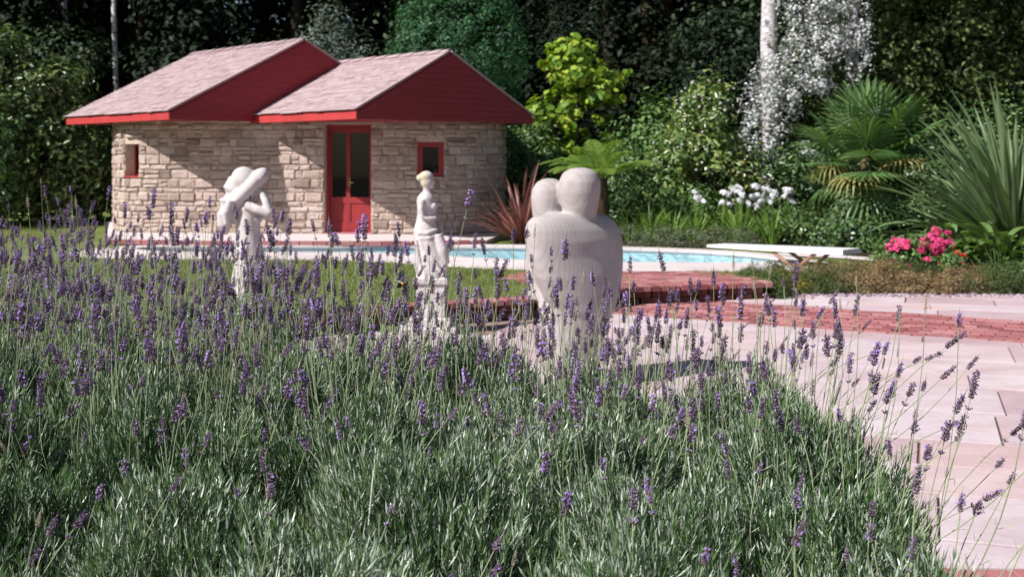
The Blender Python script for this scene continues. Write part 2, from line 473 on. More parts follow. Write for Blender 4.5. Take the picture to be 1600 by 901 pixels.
M['heath'] = leaf_mat("brown_heather_leaf", [(0.0, (0.17, 0.115, 0.055)), (0.6, (0.30, 0.21, 0.115)), (1.0, (0.42, 0.31, 0.17))], 0.8, 0.15, 0.15)
M['heath_green'] = leaf_mat("green_cushion_leaf", [(0.0, (0.035, 0.065, 0.02)), (1.0, (0.13, 0.17, 0.06))], 0.7, 0.15, 0.2)
M['gold_cover'] = leaf_mat("golden_cushion_leaf", [(0.0, (0.28, 0.25, 0.03)), (1.0, (0.50, 0.42, 0.06))], 0.7, 0.15, 0.2)
M['bark'] = bark_mat("dark_bark", (0.02, 0.015, 0.012), (0.06, 0.045, 0.035))
M['palebark'] = bark_mat("birch_bark", (0.30, 0.27, 0.27), (0.70, 0.67, 0.69), True)
M['fibre'] = bark_mat("palm_fibre", (0.04, 0.025, 0.015), (0.13, 0.085, 0.05))
M['grass'] = leaf_mat("grass_blade", [(0.0, (0.11, 0.155, 0.042)), (1.0, (0.27, 0.285, 0.11))], 0.6, 0.3, 0.25)


# ------------------------------------------------------------------ foliage helpers
def unit(A):
    return A / np.maximum(np.linalg.norm(A, axis=1, keepdims=True), 1e-9)


def leaves(P, N, size, aspect, rng, fold=0.12, droop=0.0, hexa=False, T=None):
    """flat list of bent leaves: returns verts, quads(4n or 4n*2)"""
    n = len(P)
    N = unit(N)
    if T is None: T = rng.normal(size=(n, 3))
    T = unit(T - N * np.sum(T * N, 1, keepdims=True))
    B = np.cross(N, T)
    L = (size * (0.65 + 0.7 * rng.random(n)))[:, None]
    W = L * aspect * 0.5
    D = np.array([0, 0, -1.0]) * L * droop
    if not hexa:
        V = np.stack([P - T * L * .5, P + B * W + N * L * fold, P + T * L * .5 + D, P - B * W + N * L * fold], 1)
        Q = np.arange(n)[:, None] * 4 + np.array([[0, 1, 2, 3]])
        return V.reshape(-1, 3), Q
    V = np.stack([P - T * L * .5, P - T * L * .15 + B * W + N * L * fold, P - T * L * .15 - B * W + N * L * fold,
                  P + T * L * .22 + B * W * .8 + N * L * fold + D * .4, P + T * L * .22 - B * W * .8 + N * L * fold + D * .4,
                  P + T * L * .5 + D], 1)
    # two quads sharing the midrib direction: base-l1-l2-tip and base-tip-r2-r1
    Q = np.concatenate([np.arange(n)[:, None] * 6 + np.array([[0, 1, 3, 5]]), np.arange(n)[:, None] * 6 + np.array([[0, 5, 4, 2]])])
    return V.reshape(-1, 3), Q


def cloud(rng, ells, n, nclump, sig=0.2, shell=0.55, flat=1.0):
    """leaf positions in clumps spread over the shell of ellipsoids; ells: (cx,cy,cz,rx,ry,rz)"""
    E = np.array(ells, float)
    w = (E[:, 3] * E[:, 4] * E[:, 5]) ** (2 / 3); w /= w.sum()
    ei = rng.choice(len(E), nclump, p=w)
    d = unit(rng.normal(size=(nclump, 3)))
    r = shell + (1 - shell) * rng.random(nclump) ** 0.6
    cc = E[ei, :3] + d * E[ei, 3:] * r[:, None]
    k = rng.integers(0, nclump, n)
    s = E[ei[k], 3:] * sig * (0.6 + 0.8 * rng.random(nclump))[k][:, None]
    off = rng.normal(size=(n, 3)) * s * np.array([1, 1, flat])
    P = cc[k] + off
    N = unit(off / np.maximum(s, 1e-6)) * 0.7 + unit((P - E[ei[k], :3]) / E[ei[k], 3:]) * 0.7 + np.array([0, 0, 0.55]) + rng.normal(size=(n, 3)) * 0.45
    return P, N, cc


def leaf_obj(name, P, N, size, aspect, mat, parent, rng, hexa=False, fold=0.12, droop=0.0, kind=None):
    V, Q = leaves(P, N, size, aspect, rng, fold, droop, hexa)
    me = np_mesh(name, V, Q)
    o = link(name, me, mat, parent)
    if kind: o["kind"] = kind
    return o


def trunk_mesh(rng, h, r0, r1, limbs, n=9, lean=0.15, limb_r=0.35):
    mb = MB()
    pts = [(0, 0, -0.15)]; x = y = 0
    k = 7
    for i in range(1, k + 1):
        x += rng.normal() * lean * h / k * 0.4; y += rng.normal() * lean * h / k * 0.4
        pts.append((x, y, h * i / k))
    rad = [r0 * 1.25] + [r0 + (r1 - r0) * i / k for i in range(1, k + 1)]
    mb.tube(pts, rad, n)
    for e in limbs:
        t = 0.35 + 0.55 * rng.random()
        i = t * k; a = Vector(pts[int(i)]).lerp(Vector(pts[min(int(i) + 1, k)]), i - int(i))
        e = Vector(e); m = a.lerp(e, 0.5) + Vector((rng.normal() * .1, rng.normal() * .1, 0.08 * (e - a).length))
        rr = (r0 + (r1 - r0) * t) * limb_r
        mb.tube([a, m, e], [rr, rr * 0.6, rr * 0.2], 5)
    return mb


def tree(name, label, cat, loc, ells, n, size, aspect, mat, trunk_h, r0, seed, nclump=60, sig=0.22, shell=0.5,
         group=None, bark='bark', hexa=False, droop=0.0, nlimb=10, extra=None, crown='crown', fold=0.12):
    rng = np.random.default_rng(seed)
    e = empty(name, loc, label, cat, group)
    P, N, cc = cloud(rng, ells, n, nclump, sig, shell)
    keep = P[:, 2] > 0.02
    leaf_obj(crown, P[keep], N[keep], size, aspect, M[mat], e, rng, hexa, fold, droop)
    tm = trunk_mesh(rng, trunk_h, r0, r0 * 0.35, cc[:nlimb])
    tm.build('trunk', M[bark], e, smooth=True)
    return e, cc, rng

# ------------------------------------------------------------------ ground, levels, pool
UP = 0.20                                           # level of lawn and pool surround
step_edge = [(3.12, 14.25), (3.06, 13.97), (1.46, 13.48), (0.13, 12.30), (-0.65, 11.95), (-1.49, 11.40), (-2.87, 10.15), (-4.6, 8.9), (-12, 5.2)]
pool_px = [(205, 391), (212, 387), (300, 385), (480, 384.5), (640, 384.5), (820, 385.5), (980, 388.5), (1080, 392), (1160, 397), (1212, 403), (1228, 408),
           (1200, 411.5), (1130, 411.5), (1040, 411), (940, 410.5), (850, 408.5), (760, 405), (690, 400.5), (630, 397), (560, 395.5), (420, 395), (280, 395)]
WATER = UP - 0.02
pool = [on(x, y, UP) for x, y in pool_px]
pool = [(p.x, p.y) for p in pool]


def smooth_loop(poly, it=2):
    for _ in range(it):
        out = []
        for i in range(len(poly)):
            p, q = poly[i], poly[(i + 1) % len(poly)]
            out += [(0.75 * p[0] + 0.25 * q[0], 0.75 * p[1] + 0.25 * q[1]), (0.25 * p[0] + 0.75 * q[0], 0.25 * p[1] + 0.75 * q[1])]
        poly = out
    return poly


def area2(p): return sum(p[i][0] * p[(i + 1) % len(p)][1] - p[(i + 1) % len(p)][0] * p[i][1] for i in range(len(p)))


def resample(poly, step):
    out = []; d = 0.0
    P_ = poly + [poly[0]]
    L = [math.dist(P_[i], P_[i + 1]) for i in range(len(poly))]
    T = sum(L); n = max(8, int(T / step)); acc = 0; i = 0
    for k in range(n):
        t = T * k / n
        while acc + L[i] < t: acc += L[i]; i += 1
        f = (t - acc) / L[i]
        out.append((P_[i][0] + (P_[i + 1][0] - P_[i][0]) * f, P_[i][1] + (P_[i + 1][1] - P_[i][1]) * f))
    return out


def offset(poly, d):
    """outward offset of a counter-clockwise loop"""
    n = len(poly); out = []
    for i in range(n):
        a_, b_ = poly[i - 1], poly[(i + 1) % n]
        tx, ty = b_[0] - a_[0], b_[1] - a_[1]; l_ = math.hypot(tx, ty) or 1
        out.append((poly[i][0] + ty / l_ * d, poly[i][1] - tx / l_ * d))
    return out


def inside(x, y, poly):
    c_ = False; j = len(poly) - 1
    for i in range(len(poly)):
        if (poly[i][1] > y) != (poly[j][1] > y) and x < (poly[j][0] - poly[i][0]) * (y - poly[i][1]) / (poly[j][1] - poly[i][1]) + poly[i][0]: c_ = not c_
        j = i
    return c_


if area2(pool) < 0: pool.reverse()
pool = resample(smooth_loop(pool, 2), 0.30)
NP = len(pool)
pool_o = offset(pool, 0.32)
near_w = []                                         # outer edge of the paved surround (wider on the lawn side)
for i, (x, y) in enumerate(pool):
    ox, oy = pool_o[i][0] - x, pool_o[i][1] - y
    k = 0.34 + 0.85 * max(0, -oy / 0.32) + 0.25 * max(0, -ox / 0.32)
    near_w.append((x + ox / 0.32 * k, y + oy / 0.32 * k))

# woodland / garden ground: one sheet to the horizon, sunk under the pool, rising behind the garden
xs = np.unique(np.concatenate([np.linspace(-260, -14, 14), np.arange(-14, 14.1, 0.5), np.linspace(14, 260, 14)]))
ys = np.unique(np.concatenate([np.linspace(-60, 8, 8), np.arange(8, 30, 0.5), np.arange(30, 75, 3.0), np.linspace(75, 420, 8)]))
big = offset(pool, 0.75)
V = []
for y in ys:
    for x in xs:
        z = -0.03
        if y > 33: z = 0.12 + min(14.0, (y - 33) * 0.16) + 0.25 * math.sin(x * 0.21 + y * 0.13)
        elif y > 30: z = -0.03 + 0.15 * (y - 30) / 3
        if 14 < y < 22 and inside(x, y, big): z = -1.75
        V.append((x, y, z))
nx = len(xs)
Q = [(j * nx + i, j * nx + i + 1, (j + 1) * nx + i + 1, (j + 1) * nx + i) for j in range(len(ys) - 1) for i in range(nx - 1)]
tag(link("ground", np_mesh("ground", V, Q), M['ground'], smooth=True), kind="structure")


def sheet(name, outer, z, mat, hole=None, thick=0.0):
    loops = [[Vector((x, y, 0)) for x, y in outer]]
    if hole: loops.append([Vector((x, y, 0)) for x, y in hole])
    flat = [v for l_ in loops for v in l_]
    tris = tessellate_polygon(loops)
    me = bpy.data.meshes.new(name)
    vs = [(v.x, v.y, z) for v in flat]
    fs = []
    for t in tris:
        a_, b_, c_ = (flat[i] for i in t)
        up = (b_ - a_).cross(c_ - a_).z > 0
        fs.append(tuple(t) if up else tuple(reversed(t)))
    me.from_pydata(vs, [], fs); me.update()
    return link(name, me, mat)


lawn_outer = step_edge[::-1] + [(3.5, 15.25), (9.5, 15.3), (16, 15.3), (16, 33.2), (-16, 33.2), (-16, 3.5)]
if area2(lawn_outer) < 0: lawn_outer.reverse()
tag(sheet("lawn", lawn_outer, UP - 0.01, M['lawn'], hole=offset(pool, 0.2)), kind="structure")
rng = np.random.default_rng(5)
gp = []
for _ in range(60000):
    x = rng.uniform(-6.5, 1.4); y = rng.uniform(9.2, 17.2)
    if inside(x, y, lawn_outer) and not inside(x, y, near_w): gp.append((x, y, UP - 0.01))
for _ in range(5000):
    x = rng.uniform(2.3, 4.4); y = rng.uniform(14.3, 16.2)
    if inside(x, y, lawn_outer) and not inside(x, y, near_w): gp.append((x, y, UP - 0.01))
for _ in range(12000):
    gp.append((rng.uniform(-13, -7.9), rng.uniform(17.5, 26), UP - 0.01))
gp = np.array(gp); n = len(gp)
w = unit(rng.normal(size=(n, 3)) * [1, 1, 0]) * 0.004
h = np.column_stack([rng.normal(size=n) * .02, rng.normal(size=n) * .02, 0.03 + 0.035 * rng.random(n)])
V = np.stack([gp - w, gp + w, gp + h], 1).reshape(-1, 3)
tag(link("grass", np_mesh("grass", V, None, np.arange(n * 3).reshape(-1, 3)), M['grass']), "short mown grass covering the lawn by the pool", "grass", kind="stuff")

# pool: lining, water, coping slabs, paved surround
pe = empty("swimming_pool", (0, 0, 0), "kidney shaped swimming pool with pale turquoise water and white coping", "pool")
vs, fs = [], []
for x, y in pool: vs += [(x, y, UP + 0.0), (x, y, -1.45)]
for i in range(NP):
    j = (i + 1) % NP
    fs.append((2 * i, 2 * i + 1, 2 * j + 1, 2 * j))
me = bpy.data.meshes.new("pool_wall"); me.from_pydata(vs, [], fs); me.update()
link("pool_wall", me, M['pool'], pe)
sheet("pool_floor", pool, -1.44, M['pool']).parent = pe
w = sheet("water", offset(pool, -0.004), WATER, M['water']); w.parent = pe
inn = offset(pool, -0.03)
i = 0; k = 0
step_ = 2
while i < NP:
    j = min(i + step_, NP)
    a_ = [inn[t % NP] for t in range(i, j + 1)]; b_ = [pool_o[t % NP] for t in range(i, j + 1)]
    g = 0.012
    def shr(p, q, f): return (p[0] + (q[0] - p[0]) * f, p[1] + (q[1] - p[1]) * f)
    a_[0] = shr(a_[0], a_[1], g); a_[-1] = shr(a_[-1], a_[-2], g); b_[0] = shr(b_[0], b_[1], g); b_[-1] = shr(b_[-1], b_[-2], g)
    poly = b_ + a_[::-1]
    if area2(poly) < 0: poly.reverse()
    m = MB(); m.prism(poly, UP - 0.03, UP + 0.014, 0.004)
    m.build("coping_slab", M['coping'], pe)
    i = j
# surround paving ring in slabs
su = empty("pool_surround", (0, 0, 0))
tag(su, "pale pinkish slab paving ringing the swimming pool", "paving")
i = 0
while i < NP:
    j = min(i + 3, NP)
    a_ = [pool_o[t % NP] for t in range(i, j + 1)]; b_ = [near_w[t % NP] for t in range(i, j + 1)]
    if max(math.dist(p, q) for p, q in zip(a_, b_)) > 0.12:
        poly = b_ + a_[::-1]
        if area2(poly) < 0: poly.reverse()
        m = MB(); m.prism([(p[0], p[1]) for p in poly], UP - 0.03, UP + 0.008, 0.004)
        m.build("paving_slab", M['coping'], su)
    i = j

# ------------------------------------------------------------------ lower terrace: flagstones, brick band, near brick paving
tz = sheet("terrace", [(-14, -3), (14, -3), (14, 15.4), (-14, 15.4)], -0.02, M['joint'])
tag(tz, kind="structure")


def clip(poly, px_, py_, nx_, ny_):
    """keep the side where (p - (px,py)) . n >= 0"""
    out = []
    for i in range(len(poly)):
        p, q = poly[i], poly[(i + 1) % len(poly)]
        dp = (p[0] - px_) * nx_ + (p[1] - py_) * ny_; dq = (q[0] - px_) * nx_ + (q[1] - py_) * ny_
        if dp >= 0: out.append(p)
        if dp * dq < 0:
            t = dp / (dp - dq); out.append((p[0] + (q[0] - p[0]) * t, p[1] + (q[1] - p[1]) * t))
    return out


BA, BD, BN, BW = (1.1, 12.62), (0.865, -0.502), (0.502, 0.865), 1.62      # brick band: origin, direction, normal, width
r2 = random.Random(21)
ca, sa = math.cos(math.radians(-19)), math.sin(math.radians(-19))
v_ = -6.0
while v_ < 19:
    hgt = r2.uniform(0.5, 0.95); u_ = -9 + r2.random()
    while u_ < 13:
        wid = r2.uniform(0.6, 1.4)
        g = r2.uniform(0.003, 0.009)
        gy = r2.uniform(.006, .019); q = [(u_ + g, v_ + gy), (u_ + wid - g, v_ + gy), (u_ + wid - g, v_ + hgt - gy), (u_ + g, v_ + hgt - gy)]
        q = [(x + r2.uniform(-.005, .005), y + r2.uniform(-.005, .005)) for x, y in q]
        q = [(x * ca - y * sa, x * sa + y * ca) for x, y in q]
        cx = sum(p[0] for p in q) / 4; cy = sum(p[1] for p in q) / 4
        u_ += wid
        if not (-3.6 < cx < 0.47 * cy + 1.2 and 4.2 < cy < 15.2): continue
        if cx < 0.2 and cy > 11.6: continue
        for part_ in (0, 1):
            if part_ == 0:
                p = clip(q, 0, 4.79, 0, 1)
                if len(p) > 2: p = clip(p, BA[0] - BN[0] * .01, BA[1] - BN[1] * .01, -BN[0], -BN[1])
            else:
                p = clip(q, BA[0] + BN[0] * (BW + .01), BA[1] + BN[1] * (BW + .01), *BN)
                if len(p) > 2: p = clip(p, 0, 14.3, 0, -1)
                if len(p) > 2: p = clip(p, 2.2, 0, 1, 0)
            if len(p) > 2 and abs(area2(p)) > 0.02:
                m = MB(); z = r2.uniform(-0.004, 0.004)
                m.prism(p, -0.03, z, 0.003)
                m.build("flagstone", M['flag'], tz)
    v_ += hgt

brick_me = []
for k in range(4):
    m = MB(); rr = random.Random(k)
    a_, b_ = 0.1075 - rr.uniform(0, .003), 0.051 - rr.uniform(0, .003)
    m.prism([(-a_, -b_), (a_, -b_ + rr.uniform(-.002, .002)), (a_, b_), (-a_, b_ + rr.uniform(-.002, .002))], -0.03, 0.0, 0.004)
    me = m.mesh("brick"); me.materials.append(M['brick']); brick_me.append(me)


def lay(parent, spots):
    """spots: (x, y, z, rz); the first 300 are single bricks, the rest one mesh"""
    for i, (x, y, z, rz) in enumerate(spots[:300]):
        o = link("brick", brick_me[i % 4], None, parent); o.location = (x, y, z); o.rotation_euler = (0, 0, rz)
    rest = spots[300:]
    if rest:
        m = MB()
        for i, (x, y, z, rz) in enumerate(rest):
            src = brick_me[i % 4]; c_, s_ = math.cos(rz), math.sin(rz)
            m.add([(x + v.co.x * c_ - v.co.y * s_, y + v.co.x * s_ + v.co.y * c_, z + v.co.z) for v in src.vertices], [tuple(p.vertices) for p in src.polygons])
        tag(m.build("brick_rows", M['brick'], parent), kind="stuff")


bb = empty("brick_band", (0, 0, 0)); tag(bb, "broad band of red bricks laid across the pink flagstone terrace", "paving")
ang = math.atan2(BD[1], BD[0]); spots = []
for row in range(15):
    t = 0.055 + row * (BW / 15)
    for k in range(-6, 27):
        s_ = k * 0.226 + (0.113 if row % 2 else 0)
        x, y = BA[0] + BD[0] * s_ + BN[0] * t, BA[1] + BD[1] * s_ + BN[1] * t
        if x < 0.42 * y * 1.05 + .4 and not inside(x, y, lawn_outer) and x > -0.6:
            spots.append((x, y, r2.uniform(-0.004, 0.004), ang + r2.uniform(-.01, .01)))
lay(bb, spots)
nb = empty("brick_path", (0, 0, 0)); tag(nb, "red brick path running beside the raised lavender bed", "paving")
spots = []
for row in range(12):
    for k in range(26):
        x = -1.5 + k * 0.226 + (0.113 if row % 2 else 0); y = 4.72 - row * 0.112
        spots.append((x, y, r2.uniform(-0.004, 0.004), r2.uniform(-.01, .01)))
spots = [s_ for s_ in spots if s_[0] > 0.9 or s_[1] > 3.6]
lay(nb, sorted(spots, key=lambda s_: -s_[0] - s_[1]))

M['riser_brick'] = plain("shaded_mossy_brick", (0.15, 0.07, 0.06), 0.95, 0.4, 9, 0.1, 0.4)  # moss and the shade on the riser, both put into the brick colour
riser_me = []
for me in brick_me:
    c_ = me.copy(); c_.materials.clear(); c_.materials.append(M['riser_brick']); riser_me.append(c_)
# brick step along the lawn edge
st = empty("brick_step", (0, 0, 0)); tag(st, "dark red brick step edging the lawn above the flagstone terrace", "step")
ub = []
for i in range(1, 7):
    p, q = Vector(step_edge[i]).to_2d(), Vector(step_edge[i + 1]).to_2d()
    d = q - p; L = d.length; d /= L; nrm = Vector((-d.y, d.x))
    if nrm.y > 0: nrm = -nrm
    ang = math.atan2(d.y, d.x)
    n = int(L / 0.226)
    if i == 6: n = 6
    for k in range(n):
        c_ = p + d * (k + .5) * L / int(L / 0.226)
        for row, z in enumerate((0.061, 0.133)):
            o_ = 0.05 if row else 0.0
            o = link("brick", riser_me[(k + row) % 4], None, st)
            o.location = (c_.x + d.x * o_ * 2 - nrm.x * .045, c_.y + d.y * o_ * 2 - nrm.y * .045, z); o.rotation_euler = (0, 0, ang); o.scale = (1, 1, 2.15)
    nc = int(L / 0.112)
    for k in range(nc if i != 6 else 12):
        c_ = p + d * (k + .5) * L / nc
        o = link("brick", brick_me[k % 4], None, st)
        o.location = (c_.x - nrm.x * .05, c_.y - nrm.y * .05, 0.207 + r2.uniform(-.003, .003)); o.rotation_euler = (0, 0, ang + math.pi / 2); o.scale = (1, 1, 2.15)
# end return of the step beside the cushions
# upper brick paving between step and pool
up_e = empty("upper_brick_paving", (0, 0, 0)); tag(up_e, "small patch of red brick paving between the step and the pool", "paving")
reg = [(0.55, 13.0), (1.46, 13.72), (3.0, 14.18), (2.75, 14.75), (2.35, 15.25), (0.2, 15.25), (-0.1, 14.4)]
spots = []
for row in range(24):
    for k in range(20):
        x = -0.4 + k * 0.226 + (0.113 if row % 2 else 0); y = 12.9 + row * 0.112
        if inside(x, y, reg): spots.append((x, y, UP + 0.012 + r2.uniform(-.003, .003), r2.uniform(-.01, .01)))
lay(up_e, spots)

# mauve pebble edging at the foot of the cushion plants
m = MB(); r3 = random.Random(4)
pb = empty("pebble_edging", (0, 0, 0)); tag(pb, "strip of mauve pebbles edging the flagstones below the cushion plants", "pebbles")
for k in range(700):
    t = r3.random(); x = 3.1 + 5.0 * t; y = 14.15 + 0.3 * r3.random() + (0.1 if t > .7 else 0)
    s_ = r3.uniform(0.018, 0.038)
    m.ball((x, y, s_ * 0.3 - .01), (s_, s_ * r3.uniform(.6, 1), s_ * 0.55), Matrix.Rotation(r3.uniform(0, 3), 3, 'Z'), 6, 4)
tag(m.build("pebbles", M['pebble'], pb, smooth=True), kind="stuff")

# ------------------------------------------------------------------ stone pool house
house = empty("pool_house", at(480, 370, 21.8), "low stone pool house with two red gabled shingle roofs and curved walls", "house")
HX = house.location.copy()
HB = UP + 0.08                                     # floor level of its brick plinth
wall_px = [(183, 25.5), (178, 24.0), (179, 22.9), (186, 22.35), (206, 22.08), (260, 21.95), (400, 21.8), (500, 21.65), (580, 21.55), (650, 21.5), (710, 21.55), (752, 21.75), (778, 22.05), (789, 22.5), (786, 23.3), (770, 24.4)]
wp = [Vector(((x - 800) / F * y, y)) for x, y in wall_px]
sm = [(p.x, p.y) for p in wp]
for _ in range(2):
    o_ = [sm[0]]
    for i in range(len(sm) - 1):
        p, q = sm[i], sm[i + 1]
        o_ += [(0.75 * p[0] + 0.25 * q[0], 0.75 * p[1] + 0.25 * q[1]), (0.25 * p[0] + 0.75 * q[0], 0.25 * p[1] + 0.75 * q[1])]
    o_.append(sm[-1]); sm = o_
WL = [0.0]
for i in range(len(sm) - 1): WL.append(WL[-1] + math.dist(sm[i], sm[i + 1]))


def wpt(s):
    s = max(0, min(WL[-1] - 1e-6, s))
    i = max(k for k in range(len(WL)) if WL[k] <= s)
    i = min(i, len(sm) - 2)
    f = (s - WL[i]) / (WL[i + 1] - WL[i])
    p = Vector(sm[i]).lerp(Vector(sm[i + 1]), f)
    a_ = Vector(sm[max(i - 1, 0)]); b_ = Vector(sm[min(i + 2, len(sm) - 1)])
    t = (b_ - a_).normalized()
    return p, Vector((t.y, -t.x))                   # point and outward normal (towards the garden)


def s_at(px):
    best = None
    for k in range(600):
        s = WL[-1] * (0.1 + 0.8 * k / 600); p, _n = wpt(s)
        e_ = abs(800 + F * p.x / p.y - px)
        if best is None or e_ < best[0]: best = (e_, s, p.y)
    return best[1], best[2]


EAVE = 2.33
openings = []
for nm, x0, x1, y0, y1 in (("w1", 196, 218, 225, 276), ("door", 507, 580, 194, 371), ("w2", 652, 694, 222, 278)):
    s0, d0 = s_at(x0); s1, d1 = s_at(x1); d = (d0 + d1) / 2
    openings.append([nm, s0, s1, HB if nm == "door" else EYE - (y1 - HOR) / F * d, EYE - (y0 - HOR) / F * d])


def wall_piece(mb, s0, s1, z0, z1, out, back, inset=0.0):
    n = max(1, int((s1 - s0) / 0.3)); vs, fs = [], []
    for k in range(n + 1):
        p, nn = wpt(s0 + (s1 - s0) * k / n)
        for (o_, z) in ((out, z0), (out, z1), (-back, z1), (-back, z0)):
            q = p + nn * o_; vs.append((q.x - HX.x, q.y - HX.y, z - HX.z))
    for k in range(n):
        b = k * 4
        for e_ in range(4): fs.append((b + e_, b + (e_ + 1) % 4, b + 4 + (e_ + 1) % 4, b + 4 + e_))
    fs += [(3, 2, 1, 0), (n * 4, n * 4 + 1, n * 4 + 2, n * 4 + 3)]
    mb.add(vs, fs)


mb = MB(); TOP = EAVE + 0.06
cuts = sorted([0, WL[-1]] + [o[1] for o in openings] + [o[2] for o in openings])
for i in range(len(cuts) - 1):
    mid_ = (cuts[i] + cuts[i + 1]) / 2
    op = [o for o in openings if o[1] < mid_ < o[2]]
    if not op: wall_piece(mb, cuts[i], cuts[i + 1], HB - 0.1, TOP, 0, 0.35)
    else:
        o = op[0]
        if o[3] > HB + .05: wall_piece(mb, cuts[i], cuts[i + 1], HB - 0.1, o[3], 0, 0.35)
        wall_piece(mb, cuts[i], cuts[i + 1], o[4], TOP, 0, 0.35)
# closing back wall
p0, p1 = Vector(sm[0]), Vector(sm[-1])
bk = [(p0.x + .05, p0.y), (p1.x - .05, p1.y), (p1.x - 1.2, p1.y + 1.2), (p0.x + 1.5, p0.y + 1.0)]
for i in range(4):
    if i == 0: continue
    a_, b_ = Vector(bk[i]), Vector(bk[(i + 1) % 4]); d = (b_ - a_); L = d.length; d /= L
    c_ = (a_ + b_) / 2
    mb.box((c_.x - HX.x, c_.y - HX.y, (HB - .1 + TOP) / 2 - HX.z), (L, 0.3, TOP - HB + .1), Matrix.Rotation(math.atan2(d.y, d.x), 3, 'Z'))
wall_o = mb.build("wall", M['mortar'], house)
fl = sheet("floor", [(x - HX.x, y - HX.y) for x, y in sm], HB + 0.005 - HX.z, M['soil']); fl.parent = house

# stones: courses round the curved wall, broken by the openings
r4 = random.Random(33)
z = HB; stones = []
while z < TOP - 0.05:
    h_ = min(r4.choice([0.09, 0.12, 0.14, 0.17, 0.11]) * r4.uniform(.9, 1.1), TOP - z)
    if TOP - z - h_ < 0.07: h_ = TOP - z
    s = 0.6 + r4.random() * .2
    while s < WL[-1] - 0.6:
        w_ = r4.choice([0.13, 0.18, 0.23, 0.29, 0.36]) * r4.uniform(.85, 1.15) * (1.0 if h_ < .16 else 1.1)
        e_ = s + w_
        segs = [(s, e_)]
        for o in openings:
            if z + h_ > o[3] + .02 and z < o[4] - .02:
                segs = [x for a_, b_ in segs for x in ((a_, min(b_, o[1])), (max(a_, o[2]), b_)) if x[1] - x[0] > 0.03]
        zz = [(z, z + h_)]
        for a_, b_ in segs:
            z0, z1 = z, z + h_
            for o in openings:
                if b_ > o[1] and a_ < o[2]:
                    if z0 < o[4] < z1 and o[4] - z0 < .03: z0 = o[4]
            if z1 - z0 > .13 and r4.random() < .28:
                zs_ = z0 + (z1 - z0) * r4.uniform(.38, .62); stones.append((a_, b_, z0, zs_)); stones.append((a_, b_, zs_, z1))
            elif b_ - a_ > .3 and r4.random() < .15:
                ss_ = a_ + (b_ - a_) * r4.uniform(.3, .7); stones.append((a_, ss_, z0, z1)); stones.append((ss_, b_, z0, z1))
            else: stones.append((a_, b_, z0, z1))
        s = e_
    z += h_


def stone_geo(a_, b_, z0, z1):
    g = 0.008
    a_ += g; b_ -= g; z0 += g; z1 -= g
    pr = r4.uniform(0.010, 0.045); bev = 0.022
    def pt(s, z_, o_):
        p, nn = wpt(s); q = p + nn * o_
        return (q.x - HX.x, q.y - HX.y, z_ - HX.z)
    j = lambda k=.016: r4.uniform(-k, k)
    co = [(a_, z0), (b_, z0), (b_, z1), (a_, z1)]
    jj = [(j(.009), j(.009)) for _ in range(4)]
    vs = [pt(s + u, z_ + v, -0.02) for (s, z_), (u, v) in zip(co, jj)]
    vs += [pt(s + u, z_ + v, pr - bev * .6) for (s, z_), (u, v) in zip(co, jj)]
    bz = min(bev, (z1 - z0) * .3); bs = min(bev, (b_ - a_) * .3)
    ins = [(a_ + bs, z0 + bz), (b_ - bs, z0 + bz), (b_ - bs, z1 - bz), (a_ + bs, z1 - bz)]
    vs += [pt(s + j(), z_ + j(), pr + j(.008)) for s, z_ in ins]
    fs = []
    for k in range(2):
        for i in range(4): fs.append((k * 4 + i, k * 4 + (i + 1) % 4, (k + 1) * 4 + (i + 1) % 4, (k + 1) * 4 + i))
    fs.append((8, 9, 10, 11))
    return vs, fs


def seen(s_):
    p, nn = wpt((s_[0] + s_[1]) / 2)
    return (s_[1] - s_[0]) * (s_[3] - s_[2]) * max(0, -(nn.x * p.x + nn.y * p.y) / p.length)


stones.sort(key=seen, reverse=True)
rest = MB()
for i, s_ in enumerate(stones):
    vs, fs = stone_geo(*s_)
    if i < 300:
        m = MB(); m.add(vs, fs); m.build("stone", M['stone'], wall_o)
    else: rest.add(vs, fs)
tag(rest.build("small_stones", M['stone'], wall_o), kind="stuff")


def opening_frame(o):
    p0, n0 = wpt(o[1]); p1, n1 = wpt(o[2])
    t = (p1 - p0).normalized(); nn = Vector((t.y, -t.x))
    return p0, p1, t, nn, (p1 - p0).length


def member(mb, o, u0, u1, z0, z1, d0, d1):
    """box in the plane of an opening: u along it, z up, d outward"""
    p0, p1, t, nn, L = opening_frame(o)
    vs = []
    for d in (d0, d1):
        for (u, z_) in ((u0, z0), (u1, z0), (u1, z1), (u0, z1)):
            q = p0 + t * u + nn * d
            vs.append((q.x - HX.x, q.y - HX.y, z_ - HX.z))
    mb.add(vs, [(3, 2, 1, 0), (4, 5, 6, 7), (0, 1, 5, 4), (1, 2, 6, 5), (2, 3, 7, 6), (3, 0, 4, 7)])


